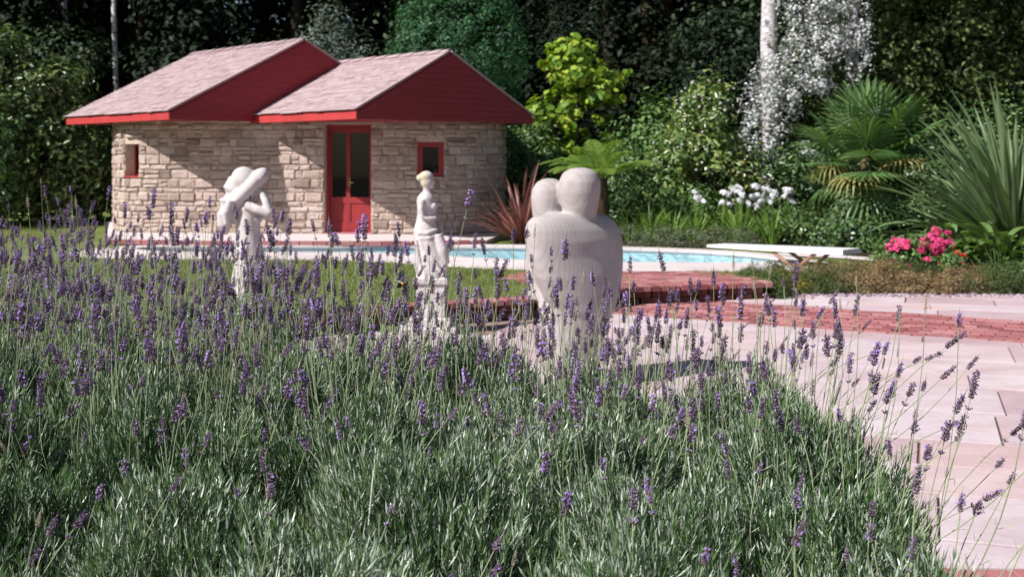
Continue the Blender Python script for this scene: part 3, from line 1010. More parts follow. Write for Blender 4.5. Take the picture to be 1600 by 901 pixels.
for o in openings:
    L = opening_frame(o)[4]; z0, z1 = o[3], o[4]
    if o[0] == "door":
        dr = MB(); member(dr, o, 0.0, 0.055, z0, z1, -0.30, -0.17); member(dr, o, L - .045, L, z0, z1, -0.30, -0.17); member(dr, o, 0.055, L - .045, z1 - .06, z1, -0.30, -0.17)
        frame = dr.build("door_frame", M['door_red'], house)
        zm = z0 + (z1 - z0) * 0.305
        mids = 0.055 + (L - .1) * 0.44
        for (u0, u1) in ((0.058, mids), (mids + .004, L - .048)):
            m = MB(); sw = 0.034
            member(m, o, u0, u0 + sw, z0 + .015, z1 - .063, -0.275, -0.225); member(m, o, u1 - sw, u1, z0 + .015, z1 - .063, -0.275, -0.225)
            member(m, o, u0 + sw, u1 - sw, z0 + .015, z0 + .2, -0.273, -0.227); member(m, o, u0 + sw, u1 - sw, zm - .06, zm + .05, -0.273, -0.227)
            member(m, o, u0 + sw, u1 - sw, z1 - .15, z1 - .063, -0.273, -0.227)
            leaf_ = m.build("door_leaf", M['door_red'], house)
            m = MB(); member(m, o, u0 + sw, u1 - sw, z0 + .2, zm - .06, -0.262, -0.243); m.build("door_panel", M['door_red'], leaf_)
            m = MB(); member(m, o, u0 + sw, u1 - sw, zm + .05, z1 - .15, -0.256, -0.248); m.build("door_pane", M['glass'], leaf_)
            if u0 > .1:
                m = MB(); member(m, o, u0 + .015, u0 + .035, zm + .25, zm + .40, -0.225, -0.215); member(m, o, u0 + .015, u0 + .10, zm + .31, zm + .33, -0.19, -0.175); member(m, o, u0 + .017, u0 + .033, zm + .312, zm + .328, -.215, -.19)
                m.build("door_handle", M['brass'], leaf_)
        m = MB(); member(m, o, -0.05, L + .05, z0 - .01, z0 + .014, -0.32, 0.05); m.build("doorstep", M['brick'], house)
    else:
        f_ = 0.055 if o[0] == "w1" else 0.10
        d0, d1 = (-0.28, -0.20) if o[0] == "w1" else (-0.12, -0.01)
        m = MB(); member(m, o, 0, f_, z0, z1, d0, d1); member(m, o, L - f_, L, z0, z1, d0, d1)
        member(m, o, f_, L - f_, z0, z0 + f_ * .9, d0, d1); member(m, o, f_, L - f_, z1 - f_ * .9, z1, d0, d1)
        wf = m.build("window", M['door_red'], house)
        m = MB(); member(m, o, f_, L - f_, z0 + f_ * .9, z1 - f_ * .9, d0 + .02, d0 + .03); m.build("window_pane", M['glass'], wf)
        if o[0] == "w1":
            m = MB(); member(m, o, L * .48, L * .48 + .03, z0 + f_ * .9, z1 - f_ * .9, d0 + .031, d1 - .01); m.build("window_bar", M['door_red'], wf)
        m = MB(); member(m, o, -.02, L + .02, z0 - .012, z0 + .012, d1 + .002, .03); m.build("window_sill", M['fascia'] if o[0] == "w1" else M['stone'], wf)
# lintel over the door
o = openings[1]
m = MB(); member(m, o, -.25, opening_frame(o)[4] + .25, o[4] - .005, o[4] + .1, -0.3, 0.055); m.build("door_lintel", M['stone'], house)

# roofs
TH = math.radians(43.4)
U = Vector((-math.sin(TH), math.cos(TH), 0)); W = Vector((math.cos(TH), math.sin(TH), 0))


def roof(C0, width, length, rise, name):
    """C0: near eave corner; U runs back along the eave, W along the gable"""
    C0 = Vector(C0) - HX
    hw = width / 2; th = 0.05
    slope = Vector((0, 0, 0)) + W * hw + Vector((0, 0, rise)); sl = slope.length; sd = slope / sl
    nl = U.cross(W) * 0
    nl = (sd.cross(U)); nl = nl if nl.z > 0 else -nl
    sd2 = (-W * hw + Vector((0, 0, rise))) / sl; nr = sd2.cross(U); nr = nr if nr.z > 0 else -nr
    root = None
    m = MB()
    FH = 0.11                                       # fascia depth
    E0 = C0 + Vector((0, 0, FH))                    # eave line of the deck
    R0 = E0 + W * hw + Vector((0, 0, rise)); E1 = E0 + W * width
    for a_, b_, nn in ((E0, R0, nl), (E1, R0, nr)):
        q = [a_, a_ + U * length, b_ + U * length, b_]
        m.add([x for x in q] + [x + nn * th for x in q], [(0, 1, 2, 3), (7, 6, 5, 4), (0, 4, 5, 1), (1, 5, 6, 2), (2, 6, 7, 3), (3, 7, 4, 0)])
    deck = m.build(name, M['red'], house)
    # shingles
    m = MB(); rr = random.Random(int(width * 100))
    ex = 0.10; rows = int(sl / ex) + 1
    for side, (o0, dd, nn) in enumerate(((E0, sd, nl), (E1, sd2, nr))):
        for r in range(rows):
            u = -0.03 - rr.random() * .1
            t0 = r * ex - 0.04; t1 = min(t0 + 0.24, sl + 0.01)
            while u < length + 0.03:
                w_ = rr.uniform(0.14, 0.42); e_ = min(u + w_, length + .04)
                jt = rr.uniform(-.012, .012)
                b0 = o0 + nn * (th + 0.024 + rr.uniform(0, .012)); b1 = o0 + nn * (th + 0.004)
                u0 = max(u + .004, -.03)
                vs = [b0 + U * u0 + dd * (t0 + jt), b0 + U * (e_ - .004) + dd * (t0 + jt), b1 + U * (e_ - .004) + dd * t1, b1 + U * u0 + dd * t1]
                vs += [v - nn * 0.014 for v in vs[:2]]
                fs = [(0, 1, 2, 3), (4, 5, 1, 0), (0, 3, 4), (1, 5, 2)]
                if side: fs = [tuple(reversed(f)) for f in fs]
                m.add(vs, fs); u = e_
    tag(m.build("shingles", M['shingle'], deck), kind="stuff")
    # ridge tiles
    k = 0; n = int(length / 0.19)
    for k in range(n):
        m = MB(); c_ = R0 + U * (k * length / n)
        l_ = length / n + .03; lift = .075 + .014
        for dd, nn in ((sd, nl), (sd2, nr)):
            a_ = c_ + Vector((0, 0, lift + .01 * (k % 2)))
            q = [a_, a_ + U * l_ - Vector((0, 0, .014)), a_ + U * l_ - dd * .12 - Vector((0, 0, .014)), a_ - dd * .12]
            m.add([x for x in q] + [x + nn * .016 for x in q], [(0, 1, 2, 3), (7, 6, 5, 4), (0, 4, 5, 1), (1, 5, 6, 2), (2, 6, 7, 3), (3, 7, 4, 0)])
        m.build("ridge_tile", M['shingle'], deck)
    # gable boards on the near face, overlapping clapboards
    bh = 0.105; zc = 0.0; Hh = rise + FH
    g0 = 0.004
    while zc < Hh - 0.02:
        z1 = min(zc + bh, Hh)
        def half(z_):                                # inner x-range at height z (above corner base)
            if z_ <= FH: return 0.0, width
            f = (z_ - FH) / rise * hw
            return f, width - f
        a0, a1 = half(zc); b0_, b1_ = half(z1)
        m = MB()
        o_ = C0 - U * g0
        P_ = lambda w_, z_, d_: o_ + W * w_ + Vector((0, 0, z_)) - U * d_
        if z1 <= FH + 1e-6 or zc >= FH:
            prof = [(a0, zc), (a1, zc), (b1_, z1), (b0_, z1)]
        else:
            prof = [(a0, zc), (a1, zc), (width, FH), (b1_, z1), (b0_, z1), (0, FH)]
        n_ = len(prof)
        vs = [P_(w_, z_, 0.024 if z_ < zc + .02 else (0.008 if z_ > z1 - .005 else .016)) for w_, z_ in prof] + [P_(w_, z_, -.02) for w_, z_ in prof]
        m.add(vs, [tuple(range(n_)), tuple(reversed(range(n_, 2 * n_)))] + [(i, n_ + i, n_ + (i + 1) % n_, (i + 1) % n_) for i in range(n_)])
        m.build("gable_board", M['red'], deck)
        zc += bh
    # eave fascia and soffit
    for side in (0, 1):
        m = MB(); b_ = C0 + W * (0 if side == 0 else width)
        d_ = -W if side == 0 else W
        q = [b_ - U * .03, b_ + U * length, b_ + U * length + Vector((0, 0, FH + .012)), b_ - U * .03 + Vector((0, 0, FH + .012))]
        m.add([x + d_ * .002 for x in q] + [x + d_ * .03 for x in q], [(0, 1, 2, 3), (7, 6, 5, 4), (0, 4, 5, 1), (1, 5, 6, 2), (2, 6, 7, 3), (3, 7, 4, 0)])
        m.build("fascia", M['fascia'], deck)
    # pale barge capping along the near rakes
    for a_, b_ in ((E0, R0), (E1, R0)):
        m = MB(); nn = nl if a_ is E0 else nr
        q0 = a_ + nn * (th + .002); q1 = b_ + nn * (th + .002)
        q = [q0 - U * .035, q1 - U * .035, q1 + U * .02, q0 + U * .02]
        m.add([x for x in q] + [x + nn * .03 for x in q], [(3, 2, 1, 0), (4, 5, 6, 7), (0, 1, 5, 4), (1, 2, 6, 5), (2, 3, 7, 6), (3, 0, 4, 7)])
        m.build("barge_capping", M['shingle'], deck)
    m = MB(); q = [C0 + U * .02, C0 + U * length, C0 + U * length + W * width, C0 + U * .02 + W * width]
    m.add([x + Vector((0, 0, .012)) for x in q] + [x + Vector((0, 0, .03)) for x in q], [(3, 2, 1, 0), (4, 5, 6, 7), (0, 1, 5, 4), (1, 2, 6, 5), (2, 3, 7, 6), (3, 0, 4, 7)])
    m.build("soffit", M['red'], deck)
    # far gable
    m = MB(); q = [C0 + U * length, C0 + U * length + W * width, E1 + U * length, R0 + U * length, E0 + U * length]
    m.add([x for x in q] + [x + U * .03 for x in q], [(0, 1, 2, 3, 4), (9, 8, 7, 6, 5)] + [(i, 5 + i, 5 + (i + 1) % 5, (i + 1) % 5) for i in range(5)])
    m.build("gable_end", M['red'], deck)
    return deck


C1 = at(265, 187, 20.5)
roof(C1, 5.5, 4.25, 1.40, "roof")
C2 = at(557, 186, 19.42)
roof(C2, 4.0, 3.5, 1.06, "roof")

# brick plinth under the house
pl = empty("brick_plinth", (0, 0, 0)); tag(pl, "low red brick plinth along the foot of the stone pool house", "plinth")
pts_f = [on(x, y, HB) for x, y in ((165, 374), (320, 376.5), (640, 377), (760, 375))]
outer = [(p.x, p.y) for p in pts_f] + [(0.6, 26.5), (-9, 26.5)]
m = MB(); m.prism(outer, UP - .05, HB - .002); m.build("plinth_top", M['coping'], pl)
for i in range(3):
    p, q = Vector(outer[i]), Vector(outer[i + 1]); d = q - p; n = int(d.length / .226); ang = math.atan2(d.y, d.x)
    for k in range(n):
        c_ = p + d * (k + .5) / n
        o = link("brick", brick_me[k % 4], None, pl); o.location = (c_.x, c_.y - .01, HB + .004); o.rotation_euler = (0, 0, ang); o.scale = (1, 1, 2.6)

# ------------------------------------------------------------------ statues
def rotM(axis, deg): return Matrix.Rotation(math.radians(deg), 3, axis)


# embracing couple, smooth abstract figures seen from behind
cx, cy = (898 - 800) / F * 8.67, 8.67
cp = empty("stone_couple", (cx, cy, 0), "smooth pale banded stone sculpture of an embracing couple seen from behind", "sculpture")
k = 1 / 213.0
def ring(xl, xr, py, ry, y=0.0, ro=0.0): return ((((xl + xr) / 2) - 898) * k, y, (600 - py) * k, math.sqrt(max(1e-4, ((xr - xl) / 2 * k) ** 2 - (ry * math.sin(ro)) ** 2)) / math.cos(ro), ry, ro)
m = MB()
m.loft([ring(850, 938, 612, .15, -.02), ring(849, 936, 560, .16, -.03), ring(846, 935, 520, .17, -.04), ring(841, 938, 480, .18, -.04), ring(842, 940, 440, .16, -.01), ring(860, 920, 405, .09, .0)], 40, 2.0)
# the cloak-like back, turned so that its right side falls away
RO = math.radians(37)
m.loft([ring(*q_, RO) for q_ in ((905, 940, 509, .05, -.03), (884, 952, 500, .12, -.03), (866, 960, 484, .16, -.03), (850, 968, 462, .175, -.02), (835, 974, 430, .185, -.01), (826, 976, 400, .18, 0),
        (822, 974, 375, .185, 0), (821, 969, 358, .172, 0), (824, 961, 346, .15, 0), (832, 950, 338, .125, 0), (856, 930, 333.5, .08, 0))], 48, 2.25)
m.loft([ring(884, 929, 345, .10, 0), ring(878, 934, 325, .128, -.005), ring(872, 938, 300, .15, -.01), ring(873, 938.5, 284, .148, -.01), ring(879, 933, 271, .125, -.01), ring(889, 923, 264.5, .085, -.01), ring(899, 913, 262.4, .03, -.01)], 36)
m.loft([ring(836, 880, 352, .10, .13), ring(832, 882, 335, .12, .13), ring(830, 886, 312, .132, .13), ring(832, 886, 297, .128, .13), ring(839, 880, 286, .10, .13), ring(848, 871, 281, .06, .13), ring(854, 864, 279.6, .02, .13)], 36)
m.loft([ring(826, 872, 470, .12, .12), ring(822, 880, 420, .15, .12), ring(822, 885, 370, .15, .12), ring(826, 884, 350, .12, .12), ring(838, 878, 340, .08, .12)], 32)
remeshed(m, "figure", 0.012, M['band'], cp, smooth_it=7)
m = MB(); m.prism([(-.30, -.24), (.28, -.24), (.28, .26), (-.30, .26)], 0.003, 0.05, .008); m.build("base", M['band'], cp)

# woman in a wide floppy hat, hand raised to the brim
d = 10.75
hw = empty("hat_woman_statue", ((388 - 800) / F * d, d, UP), "white stone statue of a woman in a long gown holding a wide floppy hat", "statue")
k = d / F
z0 = EYE - (0 - HOR) / F * d - UP
def hp(px, py, y=0.0): return Vector(((px - 388) * k, y, z0 - py * k))
def hr(xl, xr, py, ry, y=0.0):
    p = hp((xl + xr) / 2, py, y); return (p.x, p.y, p.z, (xr - xl) / 2 * k, ry)
base_py = HOR + (EYE - UP) / d * F
m = MB()
m.loft([hr(354, 424, base_py - 6, .20), hr(358, 421, 470, .18), hr(362, 418, 445, .16), hr(365, 415, 415, .145), hr(366, 412, 395, .138), hr(367, 409, 378, .125), hr(369, 406, 362, .112), hr(368, 407, 348, .112),
        hr(371, 407, 335, .11), hr(373, 404, 324, .115), hr(377, 398, 316, .09), hr(381, 394, 308, .045), hr(382, 395, 300, .04)], 36)
# gown folds
for i in range(15):
    w = 2 * math.pi * i / 15 + .2
    def fold(py, rx, ry, c_=388): 
        p = hp(c_, py); return (p.x + math.cos(w) * rx * k, math.sin(w) * ry, p.z)
    m.tube([fold(base_py - 5, 34, .19, 388), fold(455, 28, .16, 389), fold(415, 23, .13, 389), fold(380, 19, .112, 388)], [.02, .017, .012, .006], 6)
# head, face and hat
hc = hp(391, 301)
m.ball(hc, (.062, .058, .078), rotM('Y', 12))
m.ball(hc + Vector((.055, 0, -.012)), (.02, .012, .018)); m.ball(hc + Vector((.042, 0, -.05)), (.024, .03, .024))
ax = Vector((.70, 0, .714)).normalized(); nn = Vector((-.68, -.20, .66)).normalized(); by_ = nn.cross(ax).normalized(); nn = ax.cross(by_)
Mh = Matrix((ax, by_, nn)).transposed()
m.ball(hp(386, 295), (.255, .165, .088), Mh, 28, 14)
m.ball(hp(407, 276), (.085, .13, .07), Mh, 18, 12)
m.ball(hp(369, 309), (.10, .13, .075), Mh, 18, 12)
m.ball(hp(382, 283), (.122, .122, .134), rotM('Y', -22), 24, 14)
# scarf / hair falling from the back of the hat
m.tube([hp(374, 286, .03), hp(364, 301, .02), hp(357, 317, .0), hp(353, 335, -.03), hp(352, 352, -.03), hp(354, 366, -.02)], [.115, .105, .092, .078, .06, .022], 16)
m.tube([hp(366, 312, -.13), hp(360, 330, -.13), hp(359, 350, -.10)], [.04, .04, .02], 12)
m.tube([hp(370, 318, -.02), hp(366, 335, -.04), hp(366, 350, -.04)], [.06, .055, .03], 12)
# arms: near arm up to the brim, far arm across the bust
m.tube([hp(389, 320, -.10), hp(408, 327, -.13), hp(426, 333, -.13)], [.045, .042, .038], 12)
m.tube([hp(426, 333, -.13), hp(419, 314, -.11), hp(407, 293, -.06)], [.038, .034, .024], 12)
m.ball(hp(404, 288, -.055), (.03, .022, .036))
for i, (dx, dz) in enumerate(((-7, -6), (-4, -9), (0, -10), (4, -9))):
    m.tube([hp(404, 288, -.055), hp(404 + dx * .6, 288 + dz * .6, -.06), hp(404 + dx, 288 + dz, -.06)], [.013, .011, .008], 6)
m.tube([hp(404, 290, -.055), hp(399, 287, -.06)], [.013, .009], 6)
m.tube([hp(386, 322, .10), hp(402, 336, .12), hp(420, 332, .10)], [.043, .038, .032], 12)
m.tube([hp(420, 332, .10), hp(416, 314, .08), hp(408, 297, .05)], [.032, .028, .022], 12)
m.ball(hp(402, 342, -.035), (.04, .05, .042)); m.ball(hp(402, 342, .045), (.04, .05, .042))
remeshed(m, "figure", 0.008, M['statue'], hw, smooth_it=3)
m = MB(); rr = random.Random(8)
m.loft([(-.02, 0, -.01, .27, .25), (-.02, 0, .03, .265, .245), (-.02, 0, .05, .25, .23)], 20, 2.6)
m.ball((-.16, -.08, .08), (.07, .06, .09)); m.ball((-.13, -.14, .05), (.06, .06, .05))
remeshed(m, "base", 0.015, M['statue'], hw, smooth_it=3)

# classical draped woman (a plain garden figure) on a stepped plinth
d = 11.35; sx = 672
vn = empty("draped_woman_statue", ((sx - 800) / F * d, d, 0), "weathered white classical statue of a draped woman standing on a stepped plinth", "statue")
k = d / F; z0 = EYE + HOR / F * d
def vp(px, py, y=0.0): return Vector(((px - sx) * k, y, z0 - py * k))
def vr(xl, xr, py, ry, y=0.0):
    p = vp((xl + xr) / 2, py, y); return (p.x, p.y, p.z, (xr - xl) / 2 * k, ry)
m = MB()
m.loft([vr(651, 697, 437, .125), vr(650, 699, 428, .125), vr(651, 699, 412, .12), vr(650, 696, 395, .118), vr(648, 690, 378, .115), vr(646, 684, 366, .110), vr(647, 682, 357, .104), vr(650, 680, 347, .092), vr(652, 680, 336, .088),
        vr(652, 681, 326, .092), vr(651, 681, 316, .10), vr(652, 679, 309, .105), vr(656, 675, 303, .075), vr(661, 672, 299, .036), vr(661, 672, 292, .034)], 32)
hc = vp(667.5, 283)
m.ball(hc, (.064, .058, .078), rotM('Y', 8)); m.ball(vp(656.5, 278), (.038, .036, .036)); m.ball(vp(666, 276), (.068, .064, .055))
m.ball(hc + Vector((.062, 0, -.008)), (.018, .011, .02)); m.ball(hc + Vector((.045, 0, -.05)), (.022, .028, .022))
m.ball(vp(678, 322, -.045), (.036, .04, .04)); m.ball(vp(678, 322, .045), (.036, .04, .04))
# arms held close: one hanging and gathering the cloth, the other folded across the waist
m.tube([vp(661, 312, -.095), vp(659, 326, -.108), vp(662, 339, -.105)], [.031, .028, .024], 10)
m.tube([vp(662, 339, -.105), vp(670, 341, -.105), vp(678, 340, -.085)], [.024, .020, .016], 10)
m.ball(vp(680, 340, -.078), (.022, .016, .015))
for i in range(4): m.tube([vp(680, 338.5 + i * .9, -.08), vp(682.5, 339 + i, -.068), vp(683.5, 340 + i, -.055)], [.007, .006, .005], 5)
m.tube([vp(679, 339, -.078), vp(681, 336.5, -.07)], [.008, .006], 5)
m.tube([vp(668, 312, .10), vp(675, 328, .125), vp(682, 345, .11)], [.036, .032, .027], 10)
m.tube([vp(682, 345, .11), vp(688, 355, .07), vp(690, 362, .04)], [.027, .023, .018], 10)
m.ball(vp(690, 364, .03), (.024, .022, .026))
# drapery: hip roll and falling folds
m.tube([vp(648, 358, -.02), vp(656, 364, -.095), vp(670, 363, -.108), vp(682, 358, -.07), vp(684, 357, .02)], [.014, .018, .018, .016, .012], 8)
m.tube([vp(649, 367, -.02), vp(658, 372, -.10), vp(672, 371, -.112), vp(684, 365, -.06)], [.012, .015, .015, .012], 8)
for (xa, ya, xb, yb, yy) in ((651, 374, 668, 434, -.10), (658, 372, 684, 434, -.112), (666, 372, 694, 428, -.112), (649, 380, 655, 434, -.075), (676, 370, 697, 420, -.095)):
    m.tube([vp(xa, ya, yy * .93), vp((xa + xb) / 2 - 3, (ya + yb) / 2 + 3, yy * 1.02), vp(xb, yb, yy * .98)], [.006, .011, .013], 7)
m.tube([vp(684, 366, -.05), vp(692, 390, -.06), vp(696, 412, -.05)], [.05, .058, .045], 12)       # advanced knee under the cloth
m.ball(vp(692, 433, -.07), (.06, .035, .024)); m.ball(vp(664, 434, -.09), (.05, .035, .024))
remeshed(m, "figure", 0.0085, M['lichen_stone'], vn, smooth_it=3)
m = MB()
zt = z0 - 434 * k
m.prism([(-.15, -.15), (.17, -.15), (.17, .15), (-.15, .15)], zt - .045, zt + .008, .008)
m.prism([(-.125, -.13), (.145, -.13), (.145, .13), (-.125, .13)], .14, zt - .045, .006)
m.prism([(-.19, -.18), (.2, -.18), (.2, .18), (-.19, .18)], .06, .14, .012)
m.prism([(-.30, -.24), (.26, -.24), (.26, .24), (-.30, .24)], .003, .06, .01)
m.build("plinth", M['lichen_stone'], vn)

# ------------------------------------------------------------------ diving board
a0, a1 = at(1119, 383, 17.3), at(1331, 393, 15.55)
dv = empty("diving_board", (a0.lerp(a1, .7).x, a0.lerp(a1, .7).y, UP), "white diving board on brown angled struts at the edge of the pool", "diving board")
org = dv.location
dirv = (a1 - a0); L = dirv.length; dh = Vector((dirv.x, dirv.y, 0)).normalized(); sd = Vector((-dh.y, dh.x, 0))
m = MB(); vs = []; fs = []; ns = 12; hwid = .235
for i in range(ns + 1):
    t = i / ns; p = a0.lerp(a1, t); e_ = .05 if i in (0,) else 0; wd = hwid - (.03 if i in (0, ns) else 0); tk = .017 + .016 * t
    for (s_, zz) in ((-1, -tk), (-1, tk * .75), (-.94, tk), (.94, tk), (1, tk * .75), (1, -tk)):
        v = p + sd * s_ * wd + Vector((0, 0, zz)) - org; vs.append(v)
for i in range(ns):
    for j in range(6): fs.append((i * 6 + j, i * 6 + (j + 1) % 6, (i + 1) * 6 + (j + 1) % 6, (i + 1) * 6 + j))
fs += [tuple(reversed(range(6))), tuple(ns * 6 + j for j in range(6))]
m.add(vs, fs); m.build("board", M['board'], dv)
for (tt, tb) in ((.50, .64), (.80, .69)):
    for s_ in (-1, 1):
        m = MB(); p = a0.lerp(a1, tt) + sd * s_ * .17 - Vector((0, 0, .04)); q = a0.lerp(a1, tb) + sd * s_ * .19; q.z = UP - .01
        m.tube([p - org, q - org], .026, 8); m.build("strut", M['strut'], dv)
m = MB(); q = a0.lerp(a1, .665); m.box((q.x - org.x, q.y - org.y, .012), (.3, .52, .024), Matrix.Rotation(math.atan2(dh.y, dh.x), 3, 'Z')); m.build("base_plate", M['strut'], dv)

# curved path behind the board
pth = [on(x, y, UP) for x, y in ((1215, 399), (1300, 402.5), (1370, 408), (1430, 418), (1500, 428), (1500, 424), (1420, 411), (1370, 403), (1300, 398), (1215, 394))]
pp_ = [(p.x, p.y) for p in pth]
if area2(pp_) < 0: pp_.reverse()
tag(sheet("garden_path", smooth_loop(pp_, 1), UP + .004, M['coping']), kind="structure")

# ------------------------------------------------------------------ planting round the pool
def gz(p): p = p.copy(); p.z = UP - .01; return p


def blade(mb, base, az, lean, L, w, arch, n=6, fold=.25, twist=0.0):
    """sword leaf: V-folded strip that rises and arches over"""
    d = Vector((math.cos(az), math.sin(az), 0)); side = Vector((-d.y, d.x, 0))
    p = Vector(base); el = math.radians(90 - lean); vs = []
    for i in range(n + 1):
        t = i / n
        ww = w * (0.55 + 0.9 * t if t < .4 else .91 * (1 - ((t - .4) / .6) ** 2.2)) + .001
        tang = d * math.cos(el) + Vector((0, 0, math.sin(el))); nn = side.cross(tang)
        sdv = side * math.cos(twist * t) + nn * math.sin(twist * t)
        vs += [p - sdv * ww * .5 - nn * ww * fold, p.copy(), p + sdv * ww * .5 - nn * ww * fold]
        p = p + tang * (L / n); el -= math.radians(arch) / n * (0.4 + 1.2 * t)
    fs = []
    for i in range(n):
        b = i * 3
        fs += [(b, b + 1, b + 4, b + 3), (b + 1, b + 2, b + 5, b + 4)]
    mb.add(vs, fs)


def flax(name, label, loc, n, Lr, w, mat, seed, az_bias=None, lean=(5, 70)):
    e = empty(name, loc, label, "plant"); r = random.Random(seed)
    for i in range(n):
        m = MB(); az = r.uniform(0, 2 * math.pi) if az_bias is None or r.random() > .68 else r.gauss(az_bias, .8)
        ln = r.uniform(*lean) ** 1.0; L = r.uniform(*Lr) * (1 - ln / 260)
        b = (math.cos(az) * r.uniform(0, .12) * Lr[1] / 2, math.sin(az) * r.uniform(0, .12) * Lr[1] / 2, 0)
        blade(m, b, az, ln, L, w * r.uniform(.7, 1.15), r.uniform(5, 40) + (r.random() > .85) * 50, 6, .22, r.uniform(-.5, .5))
        m.build("leaf", M[mat], e)
    return e


# big green-grey flax on the right, bronze flax beside the house
p = gz(at(1585, 0, 17.2)); flax("flax_plant", "large grey-green flax plant with long stiff sword leaves above the broad-leaved plants", p, 250, (1.6, 2.9), .115, 'phorm', 3, math.pi, (4, 74))
p = gz(at(815, 0, 20.6)); flax("bronze_flax", "bronze-red flax plant with arching leaves beside the stone house", p, 90, (1.0, 1.6), .065, 'bronze', 5, None, (5, 66))

# tree fern
p = gz(at(938, 0, 20.9)); tf = empty("tree_fern", p, "tree fern with bright green arching fronds on a short brown trunk", "fern")
r = random.Random(9)
m = MB(); pts = [(0, 0, -.05), (.02, 0, .3), (.0, .02, .6), (.01, 0, 1.12)]; m.tube(pts, [.17, .15, .15, .12], 12); m.build("trunk", M['fibre'], tf, smooth=True)
for i in range(22):
    az = 2 * math.pi * i / 22 + r.uniform(-.12, .12); el = math.radians(r.uniform(30, 74)); L = r.uniform(.9, 1.15)
    if i in (21, 0, 1): el = math.radians(38); L = 1.12
    d = Vector((math.cos(az), math.sin(az), 0)); side = Vector((-d.y, d.x, 0))
    m = MB(); q = Vector((0, 0, 1.1)) + d * .06; n = 30; pts = []
    for j in range(n + 1):
        t = j / n; tang = d * math.cos(el) + Vector((0, 0, math.sin(el))); nn = side.cross(tang)
        pts.append(q.copy())
        if j > 2:
            wl = .25 * math.sin(math.pi * min(1, t * .93 + .07)) ** .7 + .015
            for s_ in (-1, 1):
                dr = (side * s_ * .93 + tang * .38 + nn * -.12 * 0).normalized(); pw = L / n * .30
                b = q; tip = q + dr * wl + Vector((0, 0, -wl * .22))
                mid = q + dr * wl * .55 + Vector((0, 0, .006))
                m.add([b - tang * pw, mid - tang * pw * .9, tip, mid + tang * pw * .9, b + tang * pw], [(0, 1, 3, 4), (1, 2, 3)] if s_ > 0 else [(4, 3, 1, 0), (3, 2, 1)])
        q = q + tang * (L / n); el -= math.radians(72) / n * (0.25 + 1.5 * t)
    m.tube(pts, [.012 * (1 - .8 * j / n) for j in range(n + 1)], 4, cap=False)
    m.build("frond", M['fern'], tf)

# fan palm
p = gz(at(1352, 0, 19.0)); pa = empty("fan_palm", p, "fan palm with green fan leaves and drooping yellowed lower leaves", "palm")
r = random.Random(12)
m = MB(); m.tube([(0, 0, -.05), (.02, 0, .5), (-.02, .02, 1.0), (0, 0, 1.55)], [.08, .09, .10, .09], 12); m.build("trunk", M['fibre'], pa, smooth=True)


def fan(parent, az, el, stalk, R, mat, seg=30, droop=.25):
    d = Vector((math.cos(az), math.sin(az), 0)); side = Vector((-d.y, d.x, 0))
    dirv = d * math.cos(el) + Vector((0, 0, math.sin(el)))
    nn = side.cross(dirv) * -1
    base = Vector((0, 0, 1.45)) + dirv * .05; hub = base + dirv * stalk + Vector((0, 0, -.08 * stalk))
    m = MB(); m.tube([base, base.lerp(hub, .5) + Vector((0, 0, .03)), hub], [.016, .012, .009], 5)
    for k_ in range(seg):
        a_ = math.radians(-150 + 300 * k_ / (seg - 1)); l_ = R * (.72 + .28 * math.cos(a_ * .5)) * r.uniform(.93, 1.05)
        sdir = dirv * math.cos(a_) + side * math.sin(a_)
        sdir = (sdir - nn * .10 * (1 - math.cos(a_))).normalized()
        pw = sdir.cross(nn).normalized(); w_ = R * .042
        q0 = hub; q1 = hub + sdir * l_ * .5; q2 = hub + sdir * l_ * .82 + Vector((0, 0, -droop * .3 * l_)); q3 = hub + sdir * l_ + Vector((0, 0, -droop * l_))
        m.add([q0, q1 - pw * w_, q1 + nn * w_ * .6, q1 + pw * w_, q2 - pw * w_ * .6, q2 + pw * w_ * .6, q3], [(0, 1, 2), (0, 2, 3), (1, 4, 2), (2, 4, 5), (2, 5, 3), (4, 6, 5)])
    m.build("leaf", M[mat], parent)


for i in range(30):
    fan(pa, i * 2.399 + r.uniform(-.3, .3), math.radians(-18 + 100 * (i / 29) ** .9), r.uniform(.45, .85), r.uniform(.55, .78), 'palm', 26, r.uniform(.02, .16))
for i in range(9):
    fan(pa, i * 2.399 + .3, math.radians(r.uniform(-62, -22)), r.uniform(.3, .6), r.uniform(.5, .65), 'palm', 24, r.uniform(.2, .5))
for i in range(6):
    fan(pa, i * 2.399 + .9, math.radians(r.uniform(-38, 6)), r.uniform(.4, .62), r.uniform(.45, .58), 'palm' if i % 3 == 0 else 'palm_dry', 26, r.uniform(.35, .7))

# broad-leaved clump and weeds
def broad_leaf(mb, base, az, lean, L, w, stalk):
    d = Vector((math.cos(az), math.sin(az), 0)); side = Vector((-d.y, d.x, 0)); el = math.radians(90 - lean)
    q = Vector(base); tang = d * math.cos(el) + Vector((0, 0, math.sin(el)))
    e_ = q + tang * stalk; mb.tube([q, e_], [.008, .006], 5, cap=False)
    n = 7; vs = []; q = e_; el -= .25
    for i in range(n + 1):
        t = i / n; tang = d * math.cos(el) + Vector((0, 0, math.sin(el))); nn = side.cross(tang)
        ww = w * math.sin(math.pi * (t * .92 + .04)) ** .8
        vs += [q - side * ww * .5 - nn * ww * .22, q.copy(), q + side * ww * .5 - nn * ww * .22]
        q = q + tang * L / n; el -= .16
    mb.add(vs, [f for i in range(n) for f in ((i * 3, i * 3 + 1, i * 3 + 4, i * 3 + 3), (i * 3 + 1, i * 3 + 2, i * 3 + 5, i * 3 + 4))])


